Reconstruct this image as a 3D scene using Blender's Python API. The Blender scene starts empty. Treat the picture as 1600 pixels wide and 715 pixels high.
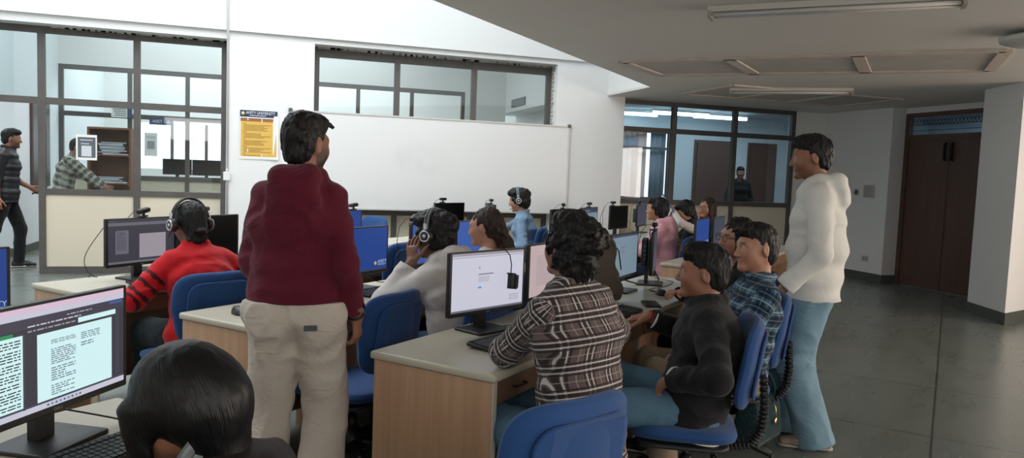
import bpy, math, random
import numpy as np
from mathutils import Vector, Matrix
from concurrent.futures import ThreadPoolExecutor

random.seed(7)
SC = bpy.context.scene
COL = SC.collection
PI = math.pi
ROW = math.radians(42.0)           # direction of the desk rows, turned from the board wall
CA, SA = math.cos(ROW), math.sin(ROW)
EYE = 1.46


def P(a, b, z=0.0):
    """a metres along the desk rows, b metres across them -> world"""
    return Vector((a * CA - b * SA, a * SA + b * CA, z))


def srgb(r, g, b):
    def f(c):
        c = c / 255.0
        return c / 12.92 if c <= 0.04045 else ((c + 0.055) / 1.055) ** 2.4
    return (f(r), f(g), f(b), 1.0)


# ---------------------------------------------------------------- materials
MATS = {}


def mat(name, col, rough=0.6, metal=0.0, spec=0.5, emit=None, estr=1.0, bump=0.0, bscale=60.0, var=0.0, vscale=3.0,
        stretch=(1, 1, 1), sheen=0.0, sss=0.0, coat=0.0):
    if name in MATS:
        return MATS[name]
    m = bpy.data.materials.new(name)
    m.use_nodes = True
    nt = m.node_tree
    b = nt.nodes['Principled BSDF']
    b.inputs['Base Color'].default_value = col if len(col) == 4 else (*col, 1)
    b.inputs['Roughness'].default_value = rough
    b.inputs['Metallic'].default_value = metal
    b.inputs['Specular IOR Level'].default_value = spec
    if coat:
        b.inputs['Coat Weight'].default_value = coat
        b.inputs['Coat Roughness'].default_value = 0.15
    if sheen:
        b.inputs['Sheen Weight'].default_value = sheen
    if sss:
        b.inputs['Subsurface Weight'].default_value = sss
        b.inputs['Subsurface Radius'].default_value = (0.012, 0.005, 0.003)
    if emit is not None:
        b.inputs['Emission Color'].default_value = emit if len(emit) == 4 else (*emit, 1)
        b.inputs['Emission Strength'].default_value = estr
    if bump or var:
        tc = nt.nodes.new('ShaderNodeTexCoord')
        mp = nt.nodes.new('ShaderNodeMapping')
        mp.inputs['Scale'].default_value = stretch
        nt.links.new(tc.outputs['Object'], mp.inputs['Vector'])
        if bump:
            n = nt.nodes.new('ShaderNodeTexNoise')
            n.inputs['Scale'].default_value = bscale
            n.inputs['Detail'].default_value = 4
            nt.links.new(mp.outputs[0], n.inputs['Vector'])
            bp = nt.nodes.new('ShaderNodeBump')
            bp.inputs['Strength'].default_value = bump
            bp.inputs['Distance'].default_value = 0.01
            nt.links.new(n.outputs['Fac'], bp.inputs['Height'])
            nt.links.new(bp.outputs[0], b.inputs['Normal'])
        if var:
            n = nt.nodes.new('ShaderNodeTexNoise')
            n.inputs['Scale'].default_value = vscale
            n.inputs['Detail'].default_value = 5
            nt.links.new(mp.outputs[0], n.inputs['Vector'])
            mx = nt.nodes.new('ShaderNodeMix')
            mx.data_type = 'RGBA'
            c = b.inputs['Base Color'].default_value
            mx.inputs[6].default_value = [x * (1 - var) for x in c[:3]] + [1]
            mx.inputs[7].default_value = [min(1, x * (1 + var)) for x in c[:3]] + [1]
            nt.links.new(n.outputs['Fac'], mx.inputs[0])
            nt.links.new(mx.outputs[2], b.inputs['Base Color'])
    MATS[name] = m
    return m


def emis(name, rgb, s=1.0):
    """a lit screen pixel colour"""
    if name in MATS:
        return MATS[name]
    m = bpy.data.materials.new(name)
    m.use_nodes = True
    b = m.node_tree.nodes['Principled BSDF']
    b.inputs['Base Color'].default_value = (0.01, 0.01, 0.012, 1)
    b.inputs['Roughness'].default_value = 0.35
    b.inputs['Specular IOR Level'].default_value = 0.3
    b.inputs['Emission Color'].default_value = srgb(*rgb)
    b.inputs['Emission Strength'].default_value = s
    MATS[name] = m
    return m


def glass_mat(name, tint=(0.9, 0.95, 0.95), refl=0.10):
    m = bpy.data.materials.new(name)
    m.use_nodes = True
    nt = m.node_tree
    nt.nodes.clear()
    out = nt.nodes.new('ShaderNodeOutputMaterial')
    tr = nt.nodes.new('ShaderNodeBsdfTransparent')
    tr.inputs[0].default_value = (*tint, 1)
    gl = nt.nodes.new('ShaderNodeBsdfGlossy')
    gl.inputs['Roughness'].default_value = 0.02
    mx = nt.nodes.new('ShaderNodeMixShader')
    lw = nt.nodes.new('ShaderNodeLayerWeight')
    lw.inputs[0].default_value = 0.25
    mm = nt.nodes.new('ShaderNodeMath')
    mm.operation = 'MULTIPLY_ADD'
    mm.inputs[1].default_value = 0.6
    mm.inputs[2].default_value = refl * 0.5
    nt.links.new(lw.outputs['Fresnel'], mm.inputs[0])
    nt.links.new(mm.outputs[0], mx.inputs[0])
    nt.links.new(tr.outputs[0], mx.inputs[1])
    nt.links.new(gl.outputs[0], mx.inputs[2])
    nt.links.new(mx.outputs[0], out.inputs[0])
    MATS[name] = m
    return m


# ---------------------------------------------------------------- tagging
def tag(o, label=None, cat=None, group=None, kind=None):
    if label:
        o['label'] = label
    if cat:
        o['category'] = cat
    if group:
        o['group'] = group
    if kind:
        o['kind'] = kind
    return o


def thing(name, label, cat, loc=(0, 0, 0), rz=0.0, group=None, rot=None):
    o = bpy.data.objects.new(name, None)
    o.empty_display_size = 0.1
    COL.objects.link(o)
    o.location = loc
    o.rotation_euler = rot if rot is not None else (0, 0, rz)
    return tag(o, label, cat, group)


def copy_tree(o, parent=None):
    c = o.copy()
    COL.objects.link(c)
    if parent is not None:
        c.parent = parent
    for ch in list(o.children):
        copy_tree(ch, c)
    return c


def place_copy(src, loc, rz, label, group=None):
    c = copy_tree(src)
    c.location = loc
    c.rotation_euler = (0, 0, rz)
    c['label'] = label
    if group:
        c['group'] = group
    return c


# ---------------------------------------------------------------- mesh builder
class MB:
    def __init__(s):
        s.v = []
        s.f = []
        s.m = []
        s.sm = []

    def add(s, vs, fs, mi=0, smooth=False, M=None):
        o = len(s.v)
        for p in vs:
            s.v.append(tuple(M @ Vector(p)) if M is not None else tuple(p))
        for f in fs:
            s.f.append(tuple(i + o for i in f))
            s.m.append(mi)
            s.sm.append(smooth)
        return s

    def box(s, x0, x1, y0, y1, z0, z1, mi=0, M=None):
        vs = [(x, y, z) for z in (z0, z1) for y in (y0, y1) for x in (x0, x1)]
        return s.add(vs, [(0, 2, 3, 1), (4, 5, 7, 6), (0, 1, 5, 4), (2, 6, 7, 3), (0, 4, 6, 2), (1, 3, 7, 5)], mi, False, M)

    def prism(s, poly, z0, z1, mi=0, M=None, smooth=False):
        n = len(poly)
        vs = [(x, y, z0) for x, y in poly] + [(x, y, z1) for x, y in poly]
        fs = [tuple(range(n))[::-1], tuple(range(n, 2 * n))]
        s.add(vs, fs, mi, False, M)
        o = len(s.v) - 2 * n
        for i in range(n):
            j = (i + 1) % n
            s.f.append((o + i, o + j, o + n + j, o + n + i))
            s.m.append(mi)
            s.sm.append(smooth)
        return s

    def slab(s, w, h, t, r=0.02, e=0.004, mi=0, M=None, bow=None, seg=5, n=None):
        """rounded rectangle w x h (local x,y), thickness t (z 0..t), corner radius r, edge rounding e"""
        def ring(off, z):
            pts = []
            rr = max(r - off, 0.0005)
            hw, hh = w / 2 - off - rr, h / 2 - off - rr
            for cx, cy, a0 in ((hw, hh, 0), (-hw, hh, 90), (-hw, -hh, 180), (hw, -hh, 270)):
                for i in range(seg + 1):
                    a = math.radians(a0 + 90 * i / seg)
                    pts.append((cx + rr * math.cos(a), cy + rr * math.sin(a), z))
            return pts
        k = 0.29 * e
        rings = [ring(e, 0), ring(k, k), ring(0, e), ring(0, t - e), ring(k, t - k), ring(e, t)]
        N = len(rings[0])
        vs = [p for q in rings for p in q]
        if bow:
            vs = [bow(*p) for p in vs]
        s.add(vs, [tuple(range(N))[::-1], tuple(range(5 * N, 6 * N))], mi, False, M)
        o = len(s.v) - 6 * N
        for q in range(5):
            for i in range(N):
                j = (i + 1) % N
                s.f.append((o + q * N + i, o + q * N + j, o + q * N + N + j, o + q * N + N + i))
                s.m.append(mi)
                s.sm.append(True)
        return s

    def pad(s, w, h, t, r, M=None, mi=0, bow=None, nx=14, ny=14, puff=1.0):
        """cushion: superellipse outline, domed both sides"""
        vs = []
        fs = []
        K = 40
        L = 8
        for side in (1, -1):
            for l in range(L + 1):
                q = l / L
                rad = math.sin(q * PI / 2)
                zz = math.cos(q * PI / 2) ** 0.6 * t / 2 * side if l < L else 0
                for i in range(K):
                    a = 2 * PI * i / K
                    ca, sa = math.cos(a), math.sin(a)
                    ex = 2.0 / r
                    x = math.copysign(abs(ca) ** ex, ca) * w / 2 * rad
                    y = math.copysign(abs(sa) ** ex, sa) * h / 2 * rad
                    p = (x, y, zz)
                    vs.append(bow(*p) if bow else p)
            o = 0 if side == 1 else (L + 1) * K
            for l in range(L):
                for i in range(K):
                    j = (i + 1) % K
                    q4 = (o + l * K + i, o + (l + 1) * K + i, o + (l + 1) * K + j, o + l * K + j)
                    fs.append(q4 if side == 1 else q4[::-1])
        return s.add(vs, fs, mi, True, M)

    def tube(s, pts, r, n=8, mi=0, M=None, caps=True, smooth=True):
        pts = [Vector(p) for p in pts]
        rs = r if isinstance(r, (list, tuple)) else [r] * len(pts)
        vs = []
        up = None
        for i, p in enumerate(pts):
            d = (pts[min(i + 1, len(pts) - 1)] - pts[max(i - 1, 0)]).normalized()
            if up is None:
                up = Vector((0, 0, 1)) if abs(d.z) < 0.9 else Vector((1, 0, 0))
            x = d.cross(up)
            if x.length < 1e-5:
                x = d.orthogonal()
            x.normalize()
            y = x.cross(d).normalized()
            up = y
            for k in range(n):
                a = 2 * PI * k / n
                vs.append(p + (x * math.cos(a) + y * math.sin(a)) * rs[i])
        fs = []
        for i in range(len(pts) - 1):
            for k in range(n):
                j = (k + 1) % n
                fs.append((i * n + k, i * n + j, (i + 1) * n + j, (i + 1) * n + k))
        s.add(vs, fs, mi, smooth, M)
        if caps:
            o = len(s.v) - len(vs)
            s.f += [tuple(o + k for k in range(n))[::-1], tuple(o + (len(pts) - 1) * n + k for k in range(n))]
            s.m += [mi, mi]
            s.sm += [False, False]
        return s

    def lathe(s, prof, n=24, mi=0, M=None):
        vs = []
        fs = []
        for r, z in prof:
            for k in range(n):
                a = 2 * PI * k / n
                vs.append((r * math.cos(a), r * math.sin(a), z))
        for i in range(len(prof) - 1):
            for k in range(n):
                j = (k + 1) % n
                fs.append((i * n + k, i * n + j, (i + 1) * n + j, (i + 1) * n + k))
        return s.add(vs, fs, mi, True, M)

    def ball(s, c, r, nu=16, nv=10, mi=0, M=None):
        vs = []
        fs = []
        rx, ry, rz = (r, r, r) if not isinstance(r, tuple) else r
        for i in range(nv + 1):
            t = PI * i / nv
            for k in range(nu):
                a = 2 * PI * k / nu
                vs.append((c[0] + rx * math.sin(t) * math.cos(a), c[1] + ry * math.sin(t) * math.sin(a), c[2] + rz * math.cos(t)))
        for i in range(nv):
            for k in range(nu):
                j = (k + 1) % nu
                fs.append((i * nu + k, (i + 1) * nu + k, (i + 1) * nu + j, i * nu + j))
        return s.add(vs, fs, mi, True, M)

    def rect(s, x0, x1, z0, z1, y, mi=0, M=None):
        """flat rectangle in the xz plane facing -y"""
        return s.add([(x0, y, z0), (x1, y, z0), (x1, y, z1), (x0, y, z1)], [(0, 1, 2, 3)], mi, False, M)

    def text(s, t, size, x, z, y, mi=0, align='LEFT', M=None, sx=1.0):
        """lettering in the xz plane, facing -y"""
        vs, fs, w = glyphs(t)
        o = {'LEFT': 0, 'CENTER': -w / 2, 'RIGHT': -w}[align]
        return s.add([(x + (p[0] + o) * size * sx, y, z + p[1] * size) for p in vs], fs, mi, False, M)

    def build(s, name, mats, parent=None, loc=None, rot=None):
        me = bpy.data.meshes.new(name)
        me.from_pydata(s.v, [], s.f)
        for m in (mats if isinstance(mats, (list, tuple)) else [mats]):
            me.materials.append(m)
        me.polygons.foreach_set('material_index', s.m)
        me.polygons.foreach_set('use_smooth', s.sm)
        me.update()
        o = bpy.data.objects.new(name, me)
        COL.objects.link(o)
        if parent is not None:
            o.parent = parent
        if loc is not None:
            o.location = loc
        if rot is not None:
            o.rotation_euler = rot
        return o


_GL = {}


def glyphs(t):
    if t not in _GL:
        cu = bpy.data.curves.new('lettering', 'FONT')
        cu.body = t
        cu.size = 1.0
        ob = bpy.data.objects.new('lettering', cu)
        COL.objects.link(ob)
        dg = bpy.context.evaluated_depsgraph_get()
        me = bpy.data.meshes.new_from_object(ob.evaluated_get(dg))
        vs = [(v.co.x, v.co.y) for v in me.vertices]
        fs = [tuple(p.vertices) for p in me.polygons]
        bpy.data.objects.remove(ob)
        bpy.data.curves.remove(cu)
        bpy.data.meshes.remove(me)
        w = max((p[0] for p in vs), default=0)
        _GL[t] = (vs, fs, w)
    return _GL[t]


def structure(name, mb, m, label=None):
    o = mb.build(name, m)
    o['kind'] = 'structure'
    return o


def TR(x=0, y=0, z=0, rx=0, ry=0, rz=0):
    return Matrix.Translation((x, y, z)) @ Matrix.Rotation(rz, 4, 'Z') @ Matrix.Rotation(ry, 4, 'Y') @ Matrix.Rotation(rx, 4, 'X')
# ================================================================ setting
M_WALL = mat('wall_paint', (0.80, 0.80, 0.79), 0.75, bump=0.05, bscale=40, var=0.02, vscale=1.5)
M_CEIL = mat('ceiling_paint', (0.70, 0.665, 0.63), 0.8, bump=0.06, bscale=25, var=0.05, vscale=1.2)
M_FRAME = mat('frame_grey', (0.095, 0.085, 0.078), 0.5, var=0.25, vscale=6)
M_CREAM = mat('cream_panel', (0.68, 0.61, 0.48), 0.55, var=0.03, vscale=2)
M_GLASS = glass_mat('window_glass')
M_GLASS2 = glass_mat('window_glass_corridor', (0.86, 0.93, 0.97), 0.08)
M_BASE = mat('skirting_green_grey', (0.085, 0.095, 0.085), 0.45)
M_BLUEWALL = mat('corridor_wall_paint', (0.60, 0.67, 0.71), 0.7, var=0.03)
M_DARKWOOD = mat('dark_door_wood', (0.105, 0.055, 0.040), 0.5, bump=0.06, bscale=14, var=0.35, vscale=3, stretch=(9, 9, 0.5))
M_BLACKM = mat('black_iron', (0.012, 0.012, 0.012), 0.4, 0.6)
M_GREYTRIM = mat('patched_plaster', (0.60, 0.52, 0.46), 0.85, var=0.22, vscale=9)


def floor_mat():
    m = bpy.data.materials.new('polished_stone_floor')
    m.use_nodes = True
    nt = m.node_tree
    b = nt.nodes['Principled BSDF']
    tc = nt.nodes.new('ShaderNodeTexCoord')
    mp = nt.nodes.new('ShaderNodeMapping')
    mp.inputs['Rotation'].default_value = (0, 0, math.radians(-42))
    nt.links.new(tc.outputs['Object'], mp.inputs[0])
    br = nt.nodes.new('ShaderNodeTexBrick')
    br.offset = 0.0
    br.inputs['Scale'].default_value = 0.8
    br.inputs['Brick Width'].default_value = 1.0
    br.inputs['Row Height'].default_value = 1.0
    br.inputs['Mortar Size'].default_value = 0.006
    br.inputs['Color1'].default_value = (0.180, 0.200, 0.184, 1)
    br.inputs['Color2'].default_value = (0.155, 0.174, 0.160, 1)
    br.inputs['Mortar'].default_value = (0.07, 0.072, 0.068, 1)
    nt.links.new(mp.outputs[0], br.inputs['Vector'])
    n = nt.nodes.new('ShaderNodeTexNoise')
    n.inputs['Scale'].default_value = 1.6
    n.inputs['Detail'].default_value = 2.5
    n.inputs['Roughness'].default_value = 0.5
    mp2 = nt.nodes.new('ShaderNodeMapping')
    mp2.inputs['Scale'].default_value = (1.0, 3.5, 1)
    nt.links.new(mp.outputs[0], mp2.inputs[0])
    nt.links.new(mp2.outputs[0], n.inputs['Vector'])
    mx = nt.nodes.new('ShaderNodeMix')
    mx.data_type = 'RGBA'
    mx.blend_type = 'MULTIPLY'
    mx.inputs[0].default_value = 0.35
    rp = nt.nodes.new('ShaderNodeValToRGB')
    rp.color_ramp.elements[0].position = 0.3
    rp.color_ramp.elements[0].color = (0.62, 0.64, 0.62, 1)
    rp.color_ramp.elements[1].position = 0.7
    rp.color_ramp.elements[1].color = (1.25, 1.22, 1.18, 1)
    nt.links.new(n.outputs['Fac'], rp.inputs[0])
    nt.links.new(br.outputs['Color'], mx.inputs[6])
    nt.links.new(rp.outputs[0], mx.inputs[7])
    nt.links.new(mx.outputs[2], b.inputs['Base Color'])
    mr = nt.nodes.new('ShaderNodeMapRange')
    mr.inputs['To Min'].default_value = 0.24
    mr.inputs['To Max'].default_value = 0.32
    nt.links.new(n.outputs['Fac'], mr.inputs['Value'])
    nt.links.new(mr.outputs[0], b.inputs['Roughness'])
    b.inputs['Specular IOR Level'].default_value = 0.55
    return m


structure('floor', MB().box(-7, 13, -5, 20, -0.1, 0), floor_mat())

# board wall and the beam over it (both stand slightly in front of the glazing)
w = MB()
w.box(-0.60, 0.47, 10.2, 10.52, 0, 3.10)
w.box(3.85, 4.94, 10.2, 10.52, 0, 3.10)
w.box(-7, 4.65, 10.15, 10.60, 3.10, 5.4)
w.box(0.47, 3.85, 10.2, 10.6, 3.03, 3.10)
w.box(-7, -0.6, 10.2, 10.6, 3.0, 3.10)
structure('wall_back', w, M_WALL)
# slab of the low ceiling with the open well; its edges are the white fascias
ZC = 2.64
c = MB()
lowpoly = [(4.65, 8.88), (-6.9, -2.67), (-6.9, -5), (9.9, -5), (9.9, 11), (4.65, 11)]
c.prism(lowpoly, ZC, ZC + 0.03)
structure('ceiling', c, M_CEIL)
f = MB()
f.box(4.66, 4.80, 8.88, 10.2, ZC + 0.03, 5.4)
f.prism([(4.66, 8.88), (4.76, 8.78), (-6.8, -2.78), (-6.9, -2.68)], ZC + 0.03, 5.4)
f.box(-7.0, -6.9, -2.7, 10.2, 0, 5.4)
structure('wall_skylight_well', f, M_WALL)
structure('ceiling_skylight', MB().prism([(4.8, 8.8), (-7, -3), (-7, 10.6), (4.8, 10.6)], 5.4, 5.5), M_WALL)

# side and rear walls (not in view, they close the room)
w = MB()
w.box(9.8, 9.95, 4.6, 7.2, 0, ZC)
w.box(9.8, 9.95, -5, 4.6, 0, 0.9)
w.box(9.8, 9.95, -5, 4.6, 2.3, ZC)
for y in (-5, -1.9, 1.3, 4.45):
    w.box(9.8, 9.95, y, y + 0.15, 0.9, 2.3)
structure('wall_right', w, M_WALL)
w = MB()
w.box(-7, 9.95, -5.15, -5, 0, ZC)
w.box(-7.0, -6.9, -5, -2.6, 0, ZC)
structure('wall_front', w, M_WALL)

# wall with the double door
w = MB()
w.box(8.75, 9.10, 9.0, 10.6, 0, ZC)
w.box(8.15, 8.80, 10.44, 10.60, 0, ZC)
w.box(9.0, 9.1, 7.0, 9.05, 2.56, ZC)
structure('wall_door', w, M_WALL)
structure('baseboard_door', MB().box(8.735, 8.75, 9.0, 10.44, 0, 0.13).box(8.735, 9.0, 8.985, 9.0, 0, 0.13).box(8.17, 8.735, 10.425, 10.44, 0, 0.13), M_BASE)
# passage behind the double door
w = MB()
w.box(10.9, 11.0, 6.5, 10.5, 0, 2.8)
w.box(9.1, 11.0, 10.4, 10.5, 0, 2.8).box(9.1, 11.0, 6.9, 7.0, 0, 2.8).box(9.1, 11.0, 6.9, 10.5, 2.7, 2.8)
structure('wall_passage', w, M_BLUEWALL)
# corner pillar
pp = [(7.65, 6.09), (9.55, 6.70), (9.55, 7.50), (7.94, 6.81)]
structure('wall_pillar', MB().prism(pp, 0, ZC), M_WALL)
cx_, cy_ = 8.6, 6.8
structure('baseboard_pillar', MB().prism([(7.632, 6.07), (9.55, 6.68), (9.55, 7.52), (7.93, 6.828)], 0, 0.13), M_BASE)

# double door with barred transom
d = MB()
d.box(9.0, 9.08, 8.93, 9.0, 0, 2.56).box(9.0, 9.08, 7.4, 7.47, 0, 2.56).box(9.0, 9.08, 7.47, 8.93, 2.15, 2.24).box(9.0, 9.08, 7.47, 8.93, 2.50, 2.56)
door = structure('door_1', d, M_DARKWOOD)
for y0, y1, hy in ((8.215, 8.925, 8.27), (7.48, 8.205, 8.15)):
    leaf = MB().box(9.02, 9.06, y0, y1, 0.01, 2.145).build('door_leaf', M_DARKWOOD, door)
    h = MB().tube([(9.015, hy, 1.86), (8.985, hy, 1.87), (8.985, hy, 2.10), (9.015, hy, 2.11)], 0.011, 8)
    h.box(8.975, 8.999, hy - 0.014, hy + 0.014, 1.86, 2.10)
    h.build('tower_bolt', M_BLACKM, leaf)
MB().box(9.03, 9.036, 7.47, 8.93, 2.24, 2.5).build('transom_glass', M_GLASS2, door)
g = MB()
for z in (2.30, 2.38, 2.44):
    g.box(9.045, 9.052, 7.47, 8.93, z, z + 0.008)
for k in range(24):
    y = 7.49 + k * 0.06
    for s in (0, 1):
        g.tube([(9.048, y + (0.05 if s else 0), 2.385), (9.048, y + (0 if s else 0.05), 2.49)], 0.004, 5)
g.build('transom_grille', M_BLACKM, door)

# ---- glazed partitions
def partition(name, x0, x1, y, ztop, muls, rails, panels, glass, gm, dep=0.07, mw=0.075):
    o = MB()
    for mx_ in muls:
        o.box(mx_, mx_ + mw, y - dep / 2, y + dep / 2, 0, ztop)
    for (a0, a1, z0, z1) in rails:
        o.box(a0, a1, y - dep / 2 + 0.004, y + dep / 2 - 0.004, z0, z1)
    r = structure(name, o, M_FRAME)
    for (a0, a1, z0, z1) in panels:
        MB().box(a0, a1, y - 0.012, y + 0.012, z0, z1).build('panel', M_CREAM, r)
    for (a0, a1, z0, z1) in glass:
        MB().box(a0, a1, y - 0.003, y + 0.003, z0, z1).build('pane', gm, r)
    return r


Y1 = 10.46
lm = (-2.745, -1.70, -0.675)
partition('window_1', -2.745, -0.6, Y1, 3.0, lm,
          [(-7, -0.6, 2.92, 3.0), (-7, -0.6, 2.075, 2.155), (-2.7, -0.6, 0.98, 1.05), (-2.7, -0.6, 0, 0.09)],
          [(-2.67, -1.70, 0.09, 0.98), (-1.625, -0.675, 0.09, 0.98)],
          [(-2.67, -1.70, 1.05, 2.075), (-1.625, -0.675, 1.05, 2.075), (-2.67, -1.70, 2.155, 2.92), (-1.625, -0.675, 2.155, 2.92), (-5, -2.745, 2.155, 2.92)], M_GLASS)
wm = (0.47, 1.55, 2.645, 3.775)
partition('window_2', 0.47, 3.85, Y1, 3.0, wm,
          [(0.47, 3.85, 2.90, 3.03), (0.47, 3.85, 2.075, 2.155), (0.47, 3.85, 0.80, 0.88), (0.47, 3.85, 0, 0.09)],
          [(0.545, 1.55, 0.09, 0.80), (1.625, 2.645, 0.09, 0.80), (2.72, 3.775, 0.09, 0.80)],
          [(0.545, 1.55, 2.155, 2.90), (1.625, 2.645, 2.155, 2.90), (2.72, 3.775, 2.155, 2.90)], M_GLASS)
MB().box(0.5, 3.82, Y1 - 0.01, Y1 + 0.01, 0.88, 2.075).build('wall_back_infill', M_CREAM)['kind'] = 'structure'
rm = (4.94, 5.88, 6.98, 8.085)
partition('window_3', 4.94, 8.16, Y1, 2.64, rm,
          [(4.94, 8.16, 2.575, 2.64), (4.94, 8.16, 2.16, 2.235), (4.94, 8.16, 1.055, 1.13), (4.94, 8.16, 0, 0.09)],
          [(5.015, 5.88, 0.09, 1.055), (5.955, 6.98, 0.09, 1.055), (7.055, 8.085, 0.09, 1.055)],
          [(5.015, 5.88, 1.13, 2.16), (5.955, 6.98, 1.13, 2.16), (7.055, 8.085, 1.13, 2.16), (5.015, 5.88, 2.235, 2.575), (5.955, 6.98, 2.235, 2.575), (7.055, 8.085, 2.235, 2.575)], M_GLASS2)
# chipped plaster strips round the board-wall glazing
t = MB()
random.seed(3)
for k in range(26):
    x = -2.6 + k * 0.078 + random.random() * 0.03
    t.box(x, x + 0.05 + random.random() * 0.09, 10.40, 10.43, 2.985, 3.0 + random.random() * 0.012)
for k in range(40):
    x = 0.5 + k * 0.083 + random.random() * 0.03
    t.box(x, x + 0.05 + random.random() * 0.09, 10.41, 10.43, 3.005, 3.03)
for k in range(14):
    z = 2.17 + k * 0.06
    t.box(3.845, 3.86, 10.30 + random.random() * 0.05, 10.43, z, z + 0.03 + random.random() * 0.03)
structure('trim_1', t, mat('chipped_plaster', (0.42, 0.39, 0.36), 0.9, var=0.5, vscale=14))
# conduit running down beside the glazing
structure('trim_2', MB().tube([(-0.585, 10.13, 5.3), (-0.585, 10.13, 3.06), (-0.58, 10.185, 3.02), (-0.58, 10.185, 0.1)], 0.014, 8), mat('white_conduit', (0.75, 0.75, 0.74), 0.5))

# ---- ceiling coffers: plaster frames let into the ceiling
def coffer(name, corners, bars=(), bw=0.10):
    o = MB()
    cs = [Vector((x, y, 0)) for x, y in corners]

    def bar(p, q, wd):
        d_ = (q - p).normalized()
        n_ = Vector((-d_.y, d_.x, 0)) * wd / 2
        poly = [(p + n_)[:2], (p - n_)[:2], (q - n_)[:2], (q + n_)[:2]]
        o.prism(poly[::-1], ZC - 0.022, ZC + 0.001)
    for i in range(4):
        bar(cs[i], cs[(i + 1) % 4], bw)
    for u in bars:
        bar(cs[0].lerp(cs[3], u), cs[1].lerp(cs[2], u), bw * 1.1)
    fr = structure(name, o, M_GREYTRIM)
    MB().prism([(p_.x, p_.y) for p_ in cs], ZC - 0.006, ZC + 0.0005).build('coffer_board', mat('coffer_board', (0.50, 0.465, 0.435), 0.85, var=0.15, vscale=4), fr)
    return fr


coffer('trim_3', [(3.37, 7.06), (4.16, 7.72), (6.63, 5.66), (5.79, 4.80)], (0.32, 0.66))
coffer('trim_4', [(5.34, 8.05), (5.34, 9.22), (7.95, 9.22), (7.95, 8.05)], (0.33, 0.66), 0.07)

# ---- corridor at the left, lab room behind the glass, corridor room at the right
w = MB()
w.box(-3.62, -3.5, 12.2, 20, 0, 4.4)
w.box(-7, -3.62, 12.2, 12.3, 0, 4.4)
w.box(-7.1, -7, 10.5, 12.3, 0, 4.4)
structure('wall_corridor_left', w, mat('corridor_white', (0.74, 0.79, 0.82), 0.7))
structure('baseboard_corridor', MB().box(-3.5, -3.485, 12.2, 20, 0, 0.12).box(-7, -3.5, 12.185, 12.2, 0, 0.12), M_BASE)
w = MB()
w.box(-3.5, 4.9, 18.0, 18.15, 0, 1.25).box(-3.5, 4.9, 18.0, 18.15, 2.25, 4.4)
for x0, x1 in ((-3.5, -2.9), (0.9, 1.6), (4.2, 4.9)):
    w.box(x0, x1, 18.0, 18.15, 1.25, 2.25)
w.box(-3.5, 4.9, 14.46, 14.6, 3.0, 4.4)
w.box(3.54, 4.38, 14.46, 14.6, 0, 3.0)
w.box(4.8, 4.93, 10.6, 18.15, 0, 4.4)
structure('wall_lab_rear', w, M_WALL)
structure('ceiling_lab', MB().box(-7, 4.93, 10.6, 18.15, 4.4, 4.5), M_WALL)
partition('window_4', -3.5, 3.54, 14.5, 3.0, (-3.5, -2.45, -1.53, -0.55, 0.45, 1.44, 2.46, 3.47),
          [(-3.5, 3.54, 2.92, 3.0), (-3.5, 3.54, 2.14, 2.22), (-3.5, 3.54, 1.08, 1.16), (-3.5, 3.54, 0, 0.09)],
          [(-3.43, -2.45, 0.09, 1.08), (-2.38, -1.53, 0.09, 1.08), (-1.46, -0.55, 0.09, 1.08), (-0.48, 3.47, 0.09, 1.08)], [], M_GLASS, mw=0.07)
# diagonal bulkhead with its grille in the lab
w = MB()
w.box(4.38, 4.8, 10.6, 15.1, 2.64, 4.4)
structure('wall_lab_bulkhead', w, M_WALL)
# window bars and blinds in the bright rear windows
w = MB()
for x in (-2.9, -2.2, -1.5, -0.8, -0.1, 0.6, 1.6, 2.4, 3.2, 4.0):
    w.box(x, x + 0.06, 18.02, 18.08, 1.25, 2.25)
structure('window_5', w, M_FRAME)

w = MB()
w.box(4.94, 5.6, 14.0, 14.15, 0, 2.8).box(5.6, 7.9, 14.0, 14.15, 0, 1.0).box(5.6, 7.9, 14.0, 14.15, 2.45, 2.8).box(7.9, 13, 14.0, 14.15, 0, 2.8)
w.box(12.9, 13, 10.6, 14.0, 0, 2.8)
w.box(9.1, 13, 10.5, 10.62, 0, 2.8)
structure('wall_corridor_rear', w, M_BLUEWALL)
structure('ceiling_corridor', MB().box(4.93, 13, 10.62, 20, 2.8, 2.9), mat('corridor_ceiling', (0.45, 0.5, 0.52), 0.7))
partition('window_6', 5.6, 7.9, 14.05, 2.45, (5.6, 6.15, 6.55, 7.83), [(5.6, 7.9, 2.39, 2.45), (5.6, 7.9, 2.05, 2.1), (5.6, 7.9, 1.0, 1.06)], [], [], M_GLASS2, mw=0.06)
structure('wall_corridor_pier', MB().box(7.25, 7.47, 14.3, 14.6, 0, 2.8), mat('sunlit_brick', (0.85, 0.66, 0.60), 0.8, bump=0.3, bscale=20))  # sunlight on the brick is put into its pale pink colour
for x0, x1 in ((8.48, 9.36), (9.8, 10.42)):
    dd = structure('door_2' if x0 < 9 else 'door_3', MB().box(x0 - 0.05, x1 + 0.05, 13.96, 14.0, 0, 2.3), M_DARKWOOD)
    MB().box(x0, x1, 13.93, 13.96, 0.01, 2.25).build('door_leaf', M_DARKWOOD, dd)
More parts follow.
